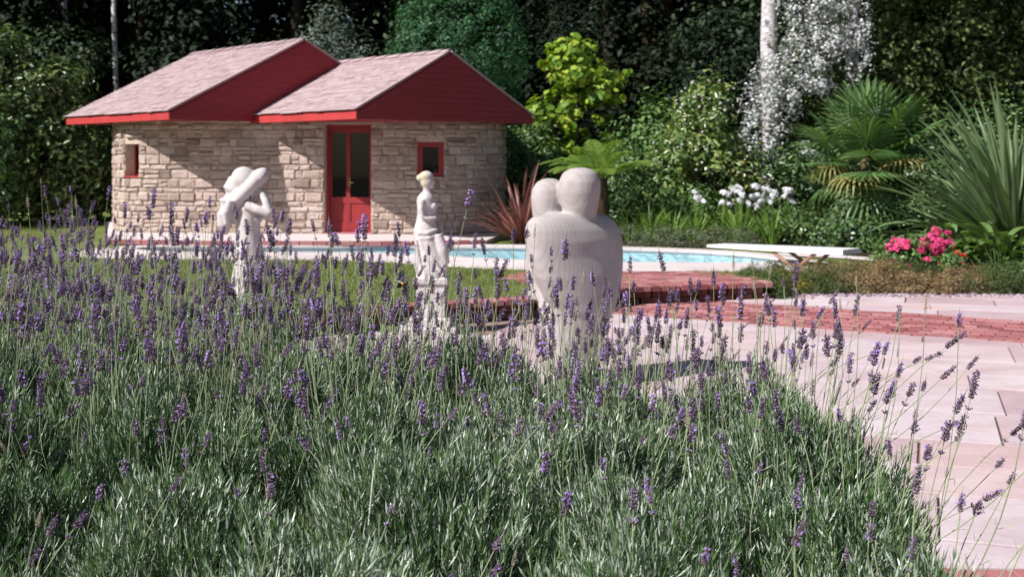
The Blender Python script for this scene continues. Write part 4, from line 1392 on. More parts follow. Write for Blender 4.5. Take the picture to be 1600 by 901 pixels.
r = random.Random(15)
for (px_, Y, nl, lab) in ((1560, 15.6, 34, "clump of glossy broad green leaves in front of the large flax"), (1500, 16.2, 18, "smaller clump of broad green leaves behind the pink flowers")):
    e = empty("broad_leaved_plant", gz(at(px_, 0, Y)), lab, "plant")
    for i in range(nl):
        m = MB(); az = r.uniform(0, 6.28); rr_ = r.uniform(0, .33)
        broad_leaf(m, (math.cos(az) * rr_, math.sin(az) * rr_, 0), az, r.uniform(5, 45), r.uniform(.25, .42), r.uniform(.11, .17), r.uniform(.1, .42)); m.build("leaf", M['canna'], e)


# flowering and foliage shrubs: n leaves in clumps plus single blossoms and highlight specks
def blossom_mesh(name, R, petals, mat, seed, puff=False):
    rg = np.random.default_rng(seed); d_ = unit(rg.normal(size=(petals, 3)))
    if not puff: d_[:, 2] = np.abs(d_[:, 2]) * .7 - .1
    V, Q = leaves(d_ * R * .55, d_ + rg.normal(size=(petals, 3)) * .3, R * 1.0, .75, rg, .1)
    me = np_mesh(name, V, Q); me.materials.append(M[mat]); return me


BL = {k: [blossom_mesh("blossom_or_glint", R, pn, mt, s_) for s_ in (1, 2, 3)] for k, R, pn, mt in (("pink", .075, 34, 'pink'), ("scarlet", .06, 26, 'scarlet'), ("white", .10, 46, 'white'), ("cream", .042, 10, 'cream'), ("clim", .05, 12, 'white'))}


def shrub(name, label, cat, loc, ells, n, size, aspect, mat, seed, nclump=40, sig=.24, shell=.4, hexa=False, fl=None, group=None, stem=True, facing=True):
    rg = np.random.default_rng(seed); e = empty(name, loc, label, cat, group)
    P, N, cc = cloud(rg, ells, n, nclump, sig, shell)
    P[:, 2] = np.abs(P[:, 2])
    leaf_obj("foliage", P, N, size, aspect, M[mat], e, rg, hexa, .1, .1)
    if stem:
        m = MB(); H = max(E[2] for E in ells)
        for c_ in cc[:8]:
            b = Vector((rg.normal() * .05, rg.normal() * .05, -.03)); m.tube([b, Vector((c_[0] * .4, c_[1] * .4, c_[2] * .55)), Vector(c_)], [.03 * H, .02 * H, .006 * H], 5)
        m.build("stem", M['bark'], e)
    for kind, cnt in (fl or []):
        for i in range(cnt):
            E = ells[int(rg.integers(len(ells)))]; d_ = unit(rg.normal(size=(1, 3)))[0]
            d_[1] = -abs(d_[1]); d_[2] = abs(d_[2]) if rg.random() < .8 else d_[2]
            q = np.array(E[:3]) + d_ * np.array(E[3:]) * rg.uniform(.98, 1.12)
            o = link("blossom_or_glint", BL[kind][i % 3], None, e); o.location = (q[0], q[1], max(.06, q[2])); o.scale = [rg.uniform(.75, 1.2) if kind != 'cream' else rg.uniform(.35, 1.15)] * 3
            o.rotation_euler = (rg.uniform(-.6, .6), rg.uniform(-.6, .6), rg.uniform(0, 6))
    return e


shrub("pink_rose_bush", "low bush crowded with bright pink and red blossoms beside the path", "flowers", gz(at(1432, 0, 15.6)), [(0, 0, .22, .36, .3, .22), (-.12, 0, .2, .25, .25, .2)], 1500, .06, .5, 'mid', 41, 26, .25, .3, False, [("pink", 30), ("scarlet", 0)])
shrub("pink_rose_bush", "small upright rose bush with a few pink blossoms next to the broad leaves", "flowers", gz(at(1462, 0, 15.9)), [(0, 0, .3, .2, .2, .2)], 700, .06, .5, 'mid', 42, 16, .25, .3, False, [("pink", 11)])
shrub("scarlet_flower_plant", "low plant with a few scarlet blossoms under the broad leaves", "flowers", gz(at(1489, 0, 15.2)), [(0, 0, .12, .2, .18, .14)], 600, .05, .5, 'mid', 43, 16, .25, .3, False, [("scarlet", 3)])
shrub("small_green_shrub", "small bright green shrub between the diving board and the pink roses", "shrub", gz(at(1378, 0, 16.6)), [(0, 0, .18, .17, .17, .17)], 700, .055, .5, 'mid', 44, 16, .25, .3)
for (px_, Y, R, H) in ((1285, 19.2, .55, .5), (1240, 20.3, .5, .6), (1330, 20.6, .5, .55), (1345, 18.3, .42, .5), (1400, 18.6, .45, .55)):
    shrub("laurel_shrub", "dark glossy laurel shrub growing under the fan palm", "shrub", gz(at(px_, 0, Y)), [(0, 0, H * .55, R, R * .8, H * .6)], 1700, .085, .42, 'laurel', int(px_), 34, .22, .4, group="shrubs under the fan palm")
# grey-green low mounds along the far pool edge
for i, px_ in enumerate((985, 1030, 1075, 1120, 1155)):
    shrub("grey_green_mound", "low clipped grey-green shrub along the far edge of the pool", "shrub", gz(at(px_, 0, 19.55 - .1 * i)), [(0, 0, .16, .34, .28, .2 + .03 * (i % 2))], 1900, .032, .35, 'sage', 60 + i, 60, .16, .6, stem=False, group="grey-green mounds by the pool")

# agapanthus: strap leaves with round white flower heads
r = random.Random(31)
aga = [(1085, 20.6, 3), (1125, 20.9, 4), (1160, 20.5, 11), (1195, 20.6, 11), (1225, 20.8, 10), (1050, 20.7, 0), (1015, 20.6, 0), (985, 20.9, 0), (1205, 20.0, 2), (1155, 20.0, 1)]
for i, (px_, Y, nf) in enumerate(aga):
    lab = "strap-leaved agapanthus with round white flower heads behind the pool" if nf else "strap-leaved green clump without flowers behind the grey mounds"
    e = empty("agapanthus" if nf else "strap_leaf_clump", gz(at(px_, 0, Y)), lab, "plant", "white agapanthus behind the pool" if nf else "strap-leaved clumps behind the pool")
    for j in range(34):
        m = MB(); az = r.uniform(0, 6.28)
        blade(m, (math.cos(az) * .08, math.sin(az) * .08, 0), az, r.uniform(4, 42), r.uniform(.45, .8), .03, r.uniform(25, 80), 5, .2); m.build("leaf", M['strap'], e)
    for j in range(nf):
        az = r.uniform(0, 6.28); q = Vector((math.cos(az) * r.uniform(.02, .24), math.sin(az) * r.uniform(.02, .2), r.uniform(.62, .98)))
        m = MB(); m.tube([(0, 0, 0), q * .5 + Vector((0, 0, .08)), q], [.008, .007, .005], 5); sk = m.build("flower_stalk", M['strap'], e)
        o = link("flower_head", BL["white"][j % 3], None, sk); o.location = q; o.rotation_euler = (r.random(), r.random(), r.random()); o.scale = (r.uniform(.6, 1.1), r.uniform(.6, 1.1), r.uniform(.5, .95))

# cushion plants of the right-hand bank (brown heather, green cushions)
r = random.Random(17)
for i in range(26):
    t = i / 25; px_ = 1196 + 446 * t + r.uniform(-8, 8)
    row = i % 2
    Y = (14.62 if row else 15.1) + r.uniform(-.08, .08)
    kind = r.choice(['heath', 'heath', 'heath_green', 'heath_green', 'heath'])
    if i in (1,): kind = 'gold_cover'
    if i < 4 and i != 1: kind = 'heath_green'
    if t > .8: kind = r.choice(['heath_green', 'laurel'])
    lab = {'heath': "brown heather cushion on the bank above the flagstones", 'heath_green': "dense green cushion plant on the bank above the flagstones", 'gold_cover': "golden yellow cushion plant at the end of the brick step", 'laurel': "small dark leafy plant at the edge of the heather bank"}[kind]
    nm = {'heath': "heather_cushion", 'heath_green': "green_cushion", 'gold_cover': "golden_cushion", 'laurel': "leafy_edging_plant"}[kind]
    R = r.uniform(.22, .40); H = r.uniform(.17, .34) if row else r.uniform(.10, .17)
    P0 = at(px_, 0, Y); P0.z = 0.02 if row else 0.15
    shrub(nm, lab, "shrub", P0, [(0, 0, H * .35, R, R * .85, H * .85)], 2300 if kind != 'laurel' else 900, .028 if kind != 'laurel' else .06, .3 if kind != 'laurel' else .5, kind, 100 + i, 70, .15, .7, stem=False, group=lab)
bx = np.linspace(2.85, 16, 27); V = []
for x in bx: V += [(x, 14.38, -.03), (x, 14.5, .02), (x, 14.9, .14), (x, 15.35, UP + .002), (x, 15.75, UP + .002)]
Q = [(i * 5 + j, (i + 1) * 5 + j, (i + 1) * 5 + j + 1, i * 5 + j + 1) for i in range(26) for j in range(4)]
tag(link("planting_bank", np_mesh("planting_bank", V, Q), M['soil']), kind="structure")
for i, (x, y, R, H) in enumerate(((3.14, 14.12, .20, .25), (3.2, 14.42, .24, .26), (2.98, 14.6, .2, .1))):
    shrub("green_cushion", "dense green cushion plant tucked against the end of the brick step", "shrub", (x, y, 0.0 if i < 2 else UP - .02), [(0, 0, H * .4, R, R, H * .75)], 2200, .028, .3, 'heath_green', 150 + i, 60, .15, .7, stem=False, group="green cushions at the end of the brick step")
# soil under the borders behind the pool
brd = [on(x, y, UP) for x, y in ((800, 381), (980, 382), (1090, 386), (1180, 390), (1300, 396.5), (1372, 401), (1420, 409), (1510, 423))]
bo = [(p.x, p.y) for p in brd] + [(14, 15.3), (15.5, 31), (-1.0, 31), (0.4, 24)]
if area2(bo) < 0: bo.reverse()
tag(sheet("flower_border", bo, UP + .006, M['soil']), kind="structure")

# ------------------------------------------------------------------ shrubs and trees behind
def gp_(px_, Y): p = at(px_, 0, Y); p.z = UP - .03; return p


# golden catalpa
tree("golden_catalpa", "yellow-green catalpa tree with large leaves catching the sun", "tree", gp_(905, 24.2),
     [(-.15, 0, 3.35, .72, .7, .55), (.45, 0, 2.95, .6, .6, .45), (-.55, 0, 2.5, .5, .5, .5), (.0, 0, 2.0, .6, .5, .5), (.8, 0, 3.2, .28, .3, .28), (-.7, 0, 1.8, .35, .35, .35)], 2500, .14, .8, 'lime', 2.9, .06, 201, 70, .14, .5, hexa=True, droop=.12, fold=.06)
# camellia-like shrub; pale petal specks stand in for glossy leaf highlights
shrub("camellia_bush", "tall glossy evergreen bush with leaf highlights made as cream-white specks", "bush", gp_(1100, 22.6), [(0, 0, 1.1, .95, .8, 1.0), (.05, 0, 2.2, .7, .6, .75), (-.4, 0, 1.6, .6, .6, .6)], 6500, .115, .42, 'camellia', 210, 110, .17, .45, True, [("cream", 140)])
shrub("green_bush", "leafy mid-green bush between the catalpa and the camellia", "bush", gp_(1025, 24.0), [(0, 0, 1.4, .9, .8, 1.3)], 4200, .12, .45, 'mid', 211, 90, .17, .45, True)
shrub("dark_bush", "dark glossy bush behind the tree fern", "bush", gp_(960, 22.8), [(0, 0, .8, 1.0, .7, .85)], 4000, .11, .42, 'laurel', 212, 90, .17, .4, True)
shrub("dark_bush", "dark bush against the right end of the stone house", "bush", gp_(838, 23.6), [(0, 0, 1.1, .55, .6, 1.2)], 3500, .10, .42, 'laurel', 213, 80, .17, .4, True)
shrub("dark_bush", "dark leafy bush beneath the silver climber", "bush", gp_(1205, 23.0), [(0, 0, .9, .95, .7, .95)], 4000, .10, .42, 'laurel', 214, 90, .17, .4, True)
shrub("dark_bush", "dark leafy bush behind the fan palm", "bush", gp_(1400, 22.0), [(0, 0, 1.0, 1.1, .8, 1.1)], 4800, .10, .42, 'laurel', 215, 90, .17, .4, True)
shrub("dark_bush", "dark leafy bush behind the large flax", "bush", gp_(1560, 21.5), [(0, 0, 1.2, 1.3, .8, 1.3)], 5200, .10, .42, 'laurel', 216, 90, .17, .4, True)
shrub("green_bush", "low green bush at the foot of the camellia", "bush", gp_(1075, 21.6), [(0, 0, .45, .8, .5, .5)], 3000, .09, .42, 'mid', 217, 60, .18, .4, True)
# birch trunks with a silver-white climber
for i, (px_, Y, r0) in enumerate(((1204, 26.0, .19), (1334, 26.6, .16))):
    e = empty("birch_tree", gp_(px_, Y), ("tall birch with a thick white trunk rising from the silver climber" if i == 0 else "slimmer white-trunked birch beside the silver climber"), "tree")
    rg = np.random.default_rng(70 + i)
    m = MB(); m.tube([(0, 0, -.1), (.02, 0, 2), (-.03, .05, 4), (.02, 0, 7), (.1, 0, 12)], [r0 * 1.15, r0, r0 * .95, r0 * .75, r0 * .3], 14)
    for k_ in range(9):
        z_ = 6 + k_ * .6; w = rg.uniform(0, 6.28); m.tube([(0.02, 0, z_), (math.cos(w) * 1.0, math.sin(w) * 1.0, z_ + .9), (math.cos(w) * 1.9, math.sin(w) * 1.9, z_ + 1.2)], [.05, .03, .01], 5)
    m.build("trunk", M['palebark'], e, smooth=True)
    P, N, cc = cloud(rg, [(0, 0, 9.5, 2.3, 2.3, 3.2)], 5000, 80, .2, .3)
    leaf_obj("crown", P, N, .14, .7, M['oak'], e, rg)
shrub("silver_climber", "silvery white-leaved climber smothering the birch trunks", "climber", gp_(1262, 25.2),
      [(-.95, 0, 2.0, .5, .4, .9), (-.6, -.1, 3.2, .6, .4, .8), (-.1, 0, 4.5, .75, .4, .8), (.5, 0, 5.0, .7, .4, .6), (1.05, 0, 4.2, .35, .4, .9), (.1, 0, 3.3, .45, .4, .5), (.35, 0, 4.0, .55, .4, .7), (-.9, 0, 2.9, .45, .4, .7), (.2, 0, 1.7, .5, .4, .35)], 10000, .07, .65, 'silver', 220, 170, .17, .3, False, stem=False)
shrub("green_climber", "dark green leaves of a vine mixed into the silver climber", "climber", gp_(1275, 25.8), [(0, 0, 2.2, 1.2, .4, 2.0), (.3, 0, 4.0, .9, .4, 1.5)], 5200, .10, .5, 'oak', 221, 90, .2, .3, False, stem=False)
# rhododendron on the left
tree("rhododendron", "large rhododendron bush with glossy sunlit leaves left of the house", "bush", gp_(60, 26.4), [(-.9, 0, 3.0, 1.9, 1.4, 1.5), (.2, -.2, 1.5, 1.45, 1.2, 1.5), (-1.6, -.2, 1.4, 1.5, 1.2, 1.4), (.1, 0, 2.8, .9, .9, .9)], 13000, .16, .42, 'rhodo', 2.4, .10, 230, 230, .12, .5, hexa=True, nlimb=14)
tree("rhododendron", "dark rhododendron bush in the shade beside the house wall", "bush", gp_(150, 28.2), [(0, 0, 1.3, 1.3, 1.1, 1.3)], 5000, .15, .42, 'laurel', 1.4, .07, 231, 110, .14, .5, hexa=True)
tree("rhododendron", "rhododendron bush at the far left edge of the lawn", "bush", gp_(-70, 25.0), [(0, 0, 1.6, 1.5, 1.4, 1.7)], 6000, .15, .42, 'laurel', 1.8, .08, 232, 120, .14, .5, hexa=True)
# clipped round conifer behind the roof and the grey willow
tree("round_conifer", "dense rounded green conifer rising behind the right-hand roof", "tree", gp_(716, 31.0), [(0, 0, 4.2, 1.8, 1.7, 2.0), (0, 0, 2.4, 1.7, 1.6, 2.0)], 30000, .10, .3, 'conifer', 3.2, .14, 240, 620, .07, .82)
tree("grey_willow", "grey-green willow shrub rising behind the left-hand roof", "tree", gp_(528, 33.0), [(-.35, 0, 4.4, .8, .8, 1.3), (.5, 0, 3.9, 1.0, .8, 1.0), (0, 0, 2.6, 1.3, 1.0, 1.6)], 9000, .13, .25, 'grey', 3.2, .09, 241, 120, .2, .4)
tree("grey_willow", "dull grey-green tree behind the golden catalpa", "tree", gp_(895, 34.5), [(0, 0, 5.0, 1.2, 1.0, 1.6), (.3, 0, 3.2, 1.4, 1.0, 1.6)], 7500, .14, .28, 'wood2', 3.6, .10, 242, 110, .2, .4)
# sunlit trees at the right
tree("broadleaf_tree", "sunlit broadleaf tree filling the upper right behind the flax", "tree", gp_(1500, 28.5), [(0, 0, 4.6, 2.2, 1.6, 2.0), (1.3, -.3, 3.0, 1.6, 1.3, 1.6), (-1.2, 0, 2.9, 1.3, 1.2, 1.5), (.5, 0, 6.8, 2.4, 1.8, 1.8)], 19000, .15, .5, 'oak', 5.0, .18, 250, 260, .13, .5, nlimb=16)
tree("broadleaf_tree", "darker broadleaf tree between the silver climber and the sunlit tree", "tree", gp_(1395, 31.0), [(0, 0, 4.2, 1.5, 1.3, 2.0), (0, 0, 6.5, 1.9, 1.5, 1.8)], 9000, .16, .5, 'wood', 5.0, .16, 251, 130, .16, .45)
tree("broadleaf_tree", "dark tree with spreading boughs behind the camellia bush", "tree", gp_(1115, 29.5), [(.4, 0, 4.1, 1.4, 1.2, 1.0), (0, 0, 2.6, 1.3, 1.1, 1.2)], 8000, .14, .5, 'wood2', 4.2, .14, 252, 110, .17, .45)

# ------------------------------------------------------------------ the wood behind
protos = []
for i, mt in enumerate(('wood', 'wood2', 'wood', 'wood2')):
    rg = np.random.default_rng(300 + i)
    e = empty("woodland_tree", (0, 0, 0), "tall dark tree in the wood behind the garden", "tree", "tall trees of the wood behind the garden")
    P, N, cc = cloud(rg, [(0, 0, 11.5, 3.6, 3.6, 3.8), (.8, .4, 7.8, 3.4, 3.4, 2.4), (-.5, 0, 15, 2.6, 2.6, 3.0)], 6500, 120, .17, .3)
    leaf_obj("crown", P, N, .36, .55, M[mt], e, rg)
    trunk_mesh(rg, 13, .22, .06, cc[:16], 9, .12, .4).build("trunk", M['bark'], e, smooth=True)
    protos.append(e)
under = []
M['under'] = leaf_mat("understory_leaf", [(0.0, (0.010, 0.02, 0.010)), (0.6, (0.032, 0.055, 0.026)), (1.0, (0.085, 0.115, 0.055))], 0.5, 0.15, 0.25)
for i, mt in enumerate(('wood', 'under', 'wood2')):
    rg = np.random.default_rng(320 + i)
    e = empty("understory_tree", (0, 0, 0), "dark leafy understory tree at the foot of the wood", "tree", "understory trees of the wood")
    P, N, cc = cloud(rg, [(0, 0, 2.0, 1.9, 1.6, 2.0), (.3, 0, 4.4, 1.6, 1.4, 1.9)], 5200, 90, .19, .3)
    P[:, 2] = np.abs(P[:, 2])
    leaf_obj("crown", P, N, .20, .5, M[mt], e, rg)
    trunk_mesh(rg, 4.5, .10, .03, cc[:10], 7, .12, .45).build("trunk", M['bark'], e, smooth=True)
    under.append(e)


def hill(x, y):
    if y > 33: return 0.12 + min(14.0, (y - 33) * 0.16) + 0.25 * math.sin(x * 0.21 + y * 0.13) - .1
    return -0.05


r = random.Random(77)
spots = []
for row, (Y, nrow) in enumerate(((36, 10), (40.5, 11), (46, 12), (53, 12))):
    W_ = Y * .50 + 5
    for k in range(nrow):
        spots.append((-W_ + 2 * W_ * (k + .5) / nrow + r.uniform(-1, 1), Y + r.uniform(-1.5, 1.5), r.uniform(.9, 1.2)))
used = set()
for i, (x, y, s_) in enumerate(spots):
    b = i % 4
    o = copy_tree(protos[b]) if b in used else protos[b]
    used.add(b)
    o.location = (x, y, hill(x, y)); o.rotation_euler = (0, 0, r.uniform(0, 6.28)); o.scale = (s_, s_, s_)
spots = []
for Y, nrow in ((33.5, 11), (38, 12), (43.5, 12)):
    W_ = Y * .46 + 1.5
    for k in range(nrow):
        spots.append((-W_ + 2 * W_ * (k + .5) / nrow + r.uniform(-.7, .7), Y + r.uniform(-1, 1), r.uniform(.8, 1.25)))
used = set()
for i, (x, y, s_) in enumerate(spots):
    if y < 35 and abs(x / y * F + 800 - 716) < 120: y += 2.5
    b = i % 3
    o = copy_tree(under[b]) if b in used else under[b]
    used.add(b)
    o.location = (x, y, hill(x, y)); o.rotation_euler = (0, 0, r.uniform(0, 6.28)); o.scale = (s_, s_, s_)
# slim pale birch stems in the dark wood
for px_, Y, r0 in ((180, 34.2, .09), (103, 35.5, .10), (337, 34.8, .07), (1010, 35, .12), (1045, 35.5, .14)):
    e = empty("woodland_birch", (((px_ - 800) / F * Y), Y, hill(0, Y)), "slim pale-barked stem standing in the dark wood" if px_ < 400 else "brown bare stem standing in the dark wood behind the catalpa", "tree", "slim stems in the wood")
    m = MB(); m.tube([(0, 0, -.1), (.05, 0, 3), (-.04, 0, 6), (.1, 0, 11)], [r0, r0 * .9, r0 * .8, r0 * .4], 8); m.build("trunk", M['palebark'] if px_ < 400 else M['fibre'], e, smooth=True)
    rg = np.random.default_rng(int(px_)); P, N, cc = cloud(rg, [(0, 0, 10, 1.6, 1.6, 2.4)], 900, 30, .25, .3)
    leaf_obj("crown", P, N, .25, .6, M['wood'], e, rg)
# far wood as one mass
rg = np.random.default_rng(400); n = 42000
P = np.column_stack([rg.uniform(-48, 48, n), rg.uniform(56, 68, n), rg.uniform(2, 24, n)])
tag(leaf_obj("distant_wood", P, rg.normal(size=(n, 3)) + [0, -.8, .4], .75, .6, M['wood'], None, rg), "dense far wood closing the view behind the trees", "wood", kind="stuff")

# ------------------------------------------------------------------ raised lavender bed
SOIL = 0.50
bed = [(0.82, 1.05), (0.82, 3.25), (0.62, 3.6), (-0.35, 3.85), (-1.0, 4.5), (-1.7, 5.6), (-2.6, 6.2), (-3.4, 6.2), (-3.4, 1.05)]
be = empty("raised_bed", (0, 0, 0)); tag(be, "raised brick-edged bed of dark soil holding the lavender", "planter")
inner = offset(bed, -0.11)
m = MB(); m.prism(inner, -.02, SOIL - .02); m.build("soil", M['soil'], be)
r = random.Random(50)
for i in range(len(bed)):
    p, q = Vector(bed[i]), Vector(bed[(i + 1) % len(bed)]); d = q - p; L = d.length
    if p.x < -3 and q.x < -3: continue
    if abs(p.y - q.y) < .01 and p.y < 1.2: continue
    n = max(1, int(L / .226)); ang = math.atan2(d.y, d.x); nn = Vector((-d.y, d.x)).normalized()
    for row in range(7):
        for k in range(n):
            c_ = p + d * ((k + (.5 if row % 2 else .25)) / n) + nn * .055
            o = link("brick", brick_me[k % 4], None, be); o.location = (c_.x, c_.y, .068 + row * .074); o.rotation_euler = (0, 0, ang); o.scale = (1, 1, 2.15)


def shoots(rg, n, c, R, H, ln, leaf_pairs, near):
    """leafy lavender shoots standing on a dome: vertices and quads"""
    nc_ = max(12, n // 13); cd = rg.normal(size=(nc_, 3)); cd[:, 2] = np.abs(cd[:, 2]) - .12; cd = unit(cd)
    ci = rg.integers(0, nc_, n); d = unit(cd[ci] + rg.normal(size=(n, 3)) * .085)
    # flatter top: push towards a super-ellipsoid
    sup = (np.abs(d[:, 0]) ** 2.6 + np.abs(d[:, 1]) ** 2.6 + np.abs(d[:, 2]) ** 2.6) ** (-1 / 2.6)
    rad = (.84 + .18 * rg.random(nc_))[ci] * rg.uniform(.90, 1.02, n)
    lump = 1 + .10 * np.sin(d[:, 0] * 5 + c[0] * 9) * np.cos(d[:, 1] * 6 + c[1] * 7)
    tip = np.array(c) + d * (sup * rad * lump)[:, None] * np.array([R, R, H])
    sd = unit(d * [.62, .62, .45] + np.array([.05, 0, 1.15]) + rg.normal(size=(nc_, 3))[ci] * .16 + rg.normal(size=(n, 3)) * .17)
    L = ln * rg.uniform(.7, 1.35, n)
    base = tip - sd * L[:, None]
    u = unit(np.cross(sd, rg.normal(size=(n, 3)))); v = np.cross(sd, u)
    VV, QQ = [], []; off = 0
    for k in range(leaf_pairs):
        t = (k + .6 * rg.random(n)) / leaf_pairs
        for s_ in (0, 1):
            w = (k % 2) * math.pi / 2 + s_ * math.pi + rg.normal(size=n) * .35
            radl = u * np.cos(w)[:, None] + v * np.sin(w)[:, None]
            ang = np.radians(44 - 26 * t + rg.normal(size=n) * 9)
            ld = sd * np.cos(ang)[:, None] + radl * np.sin(ang)[:, None]
            ll = (0.031 * (1.08 - .45 * t) * rg.uniform(.7, 1.3, n))[:, None]
            p0 = base + sd * (L * t)[:, None]
            wd = unit(np.cross(ld, radl + rg.normal(size=(n, 3)) * .3)) * (0.00095 * rg.uniform(.8, 1.35, n))[:, None]
            up_ = sd * ll * .10
            mid_ = p0 + ld * ll * .5
            tp = p0 + ld * ll + up_ * 1.4
            if near:
                V = np.stack([p0 - wd * .5, p0 + wd * .5, mid_ + wd, mid_ - wd, tp + wd * .25, tp - wd * .25], 1)
                q = np.concatenate([np.arange(n)[:, None] * 6 + [[0, 1, 2, 3]], np.arange(n)[:, None] * 6 + [[3, 2, 4, 5]]]) + off
                off += n * 6
            else:
                V = np.stack([p0, mid_ + wd * 1.5, tp, mid_ - wd * 1.5], 1); q = np.arange(n)[:, None] * 4 + [[0, 1, 2, 3]] + off
                off += n * 4
            VV.append(V.reshape(-1, 3)); QQ.append(q)
    # stems: thin crossed strips
    w = u * .0011
    V = np.stack([base - w, base + w, tip + w, tip - w], 1); QQ.append(np.arange(n)[:, None] * 4 + [[0, 1, 2, 3]] + off); off += 4 * n; VV.append(V.reshape(-1, 3))
    return np.concatenate(VV), np.concatenate(QQ)


# flower heads: whorls of calyces with a few open violet florets
def head_mesh(seed, L, whorls, spent=False, gap=False):
    r = random.Random(seed); V = []; Fq = []; mi = []
    def cal(c_, d_, l_, w_, m_):
        d_ = d_.normalized(); a_ = d_.cross(Vector((.3, .5, .8))).normalized(); b_ = d_.cross(a_); k = len(V)
        V.extend([c_.copy(), c_ + d_ * l_ * .55 + a_ * w_, c_ + d_ * l_ * .55 + b_ * w_, c_ + d_ * l_ * .55 - a_ * w_, c_ + d_ * l_ * .55 - b_ * w_, c_ + d_ * l_])
        for i in range(4):
            Fq.append((k, k + 1 + i, k + 1 + (i + 1) % 4)); Fq.append((k + 5, k + 1 + (i + 1) % 4, k + 1 + i)); mi.extend([m_, m_])
    zs = [L * (i + .3) / whorls for i in range(whorls)]
    if gap: zs = [-.022 - .01 * r.random()] + zs
    for i, z in enumerate(zs):
        t = i / max(1, len(zs) - 1); n = 9 if not spent else 6
        sz = (1 - .45 * abs(t - .3)) * (1.0 if not spent else .7)
        for j in range(n):
            w = 2 * math.pi * j / n + i * .4 + r.uniform(-.2, .2)
            o_ = Vector((math.cos(w), math.sin(w), 0)); d_ = o_ * r.uniform(.75, 1.0) + Vector((0, 0, r.uniform(.6, 1.1)))
            c_ = Vector((0, 0, z + r.uniform(-.0015, .0015))) + o_ * .0015
            l_ = .0098 * sz * r.uniform(.85, 1.15); cal(c_, d_, l_, .0021 * sz, 0)
            if not spent and r.random() < .27:
                tip = c_ + d_.normalized() * l_; s_ = .0036 * r.uniform(.7, 1.2)
                a_ = d_.cross(Vector((.2, .9, .1))).normalized(); b_ = d_.cross(a_).normalized(); k = len(V); dn = d_.normalized()
                V.extend([tip - a_ * s_ + dn * s_ * .5, tip + b_ * s_ * .6 + dn * s_, tip + a_ * s_ + dn * s_ * .5, tip - b_ * s_ * .6 - dn * s_ * .1]); Fq.append((k, k + 1, k + 2)); Fq.append((k, k + 2, k + 3)); mi.extend([1, 1])
    cal(Vector((0, 0, -.034 if gap else -.002)), Vector((0, 0, 1)), L + .03, .0014, 0)
    top = Vector((0, 0, L)); cal(top, Vector((.1, 0, 1)), .006, .002, 0); cal(top, Vector((-.4, .3, 1)), .006, .002, 0)
    me = bpy.data.meshes.new("flower_head"); me.from_pydata(V, [], Fq)
    for m_ in ([M['calyx'], M['corolla']] if not spent else [M['spent'], M['spent']]): me.materials.append(m_)
    me.polygons.foreach_set("material_index", mi); me.update(); return me


heads = [head_mesh(i, L, w, False, g) for i, (L, w, g) in enumerate(((.050, 8, True), (.042, 7, False), (.060, 9, False), (.038, 6, True), (.055, 8, True), (.030, 5, False), (.048, 8, False), (.064, 10, True)))]
spent = [head_mesh(90, .045, 8, True), head_mesh(91, .03, 6, True)]
stalks = []
for i, L in enumerate((.14, .20, .27, .34, .42, .50)):
    for b in range(3):
        r = random.Random(i * 10 + b); bx, by = r.uniform(-.06, .06), r.uniform(-.06, .06)
        pts = [Vector((bx * (t * t) * L * 4, by * t * t * L * 4, L * t)) for t in (0, .25, .5, .75, 1)]
        m = MB(); m.tube(pts, [.0011, .0010, .0010, .0009, .0008], 5, cap=False)
        for t_, s_ in ((.22, 1), (.22, -1), (.45, 1), (.45, -1)):
            q = Vector((bx * t_ * t_ * L * 4, by * t_ * t_ * L * 4, L * t_)); dd = Vector((s_ * .6, s_ * r.uniform(-.5, .5), .8)).normalized() * .028; wv = Vector((0, .0014, 0))
            m.add([q, q + dd * .5 + wv, q + dd, q + dd * .5 - wv], [(0, 1, 2, 3)])
        me = m.mesh("flower_stalk"); me.materials.append(M['lav_stem'])
        tang = (pts[4] - pts[3]).normalized()
        stalks.append((L, me, pts[4].copy(), Vector((0, 0, 1)).rotation_difference(tang)))

rl = random.Random(99)


def stalk_to(bush, bpos, head_pos, hd=None, scale=1.0):
    """one flower stalk of this bush from bpos, its head at head_pos (world)"""
    v = Vector(head_pos) - Vector(bpos); L = v.length
    i = min(range(len(stalks)), key=lambda k: abs(stalks[k][0] - L) + .02 * rl.random())
    L0, me, tip, q = stalks[i]
    o = link("flower_stalk", me, None, bush)
    o.rotation_mode = 'QUATERNION'
    o.rotation_quaternion = tip.rotation_difference(v)
    s_ = L / tip.length
    o.scale = (1, 1, s_)
    o.location = Vector(bpos) - bush.location
    h_ = link("flower_head", hd or rl.choice(heads), None, o)
    h_.rotation_mode = 'QUATERNION'; h_.rotation_quaternion = q @ Quaternion((0, 0, 1), rl.uniform(0, 6.28))
    h_.location = tip; k = .72 * scale * rl.uniform(.75, 1.2); h_.scale = (k, k, k / s_)


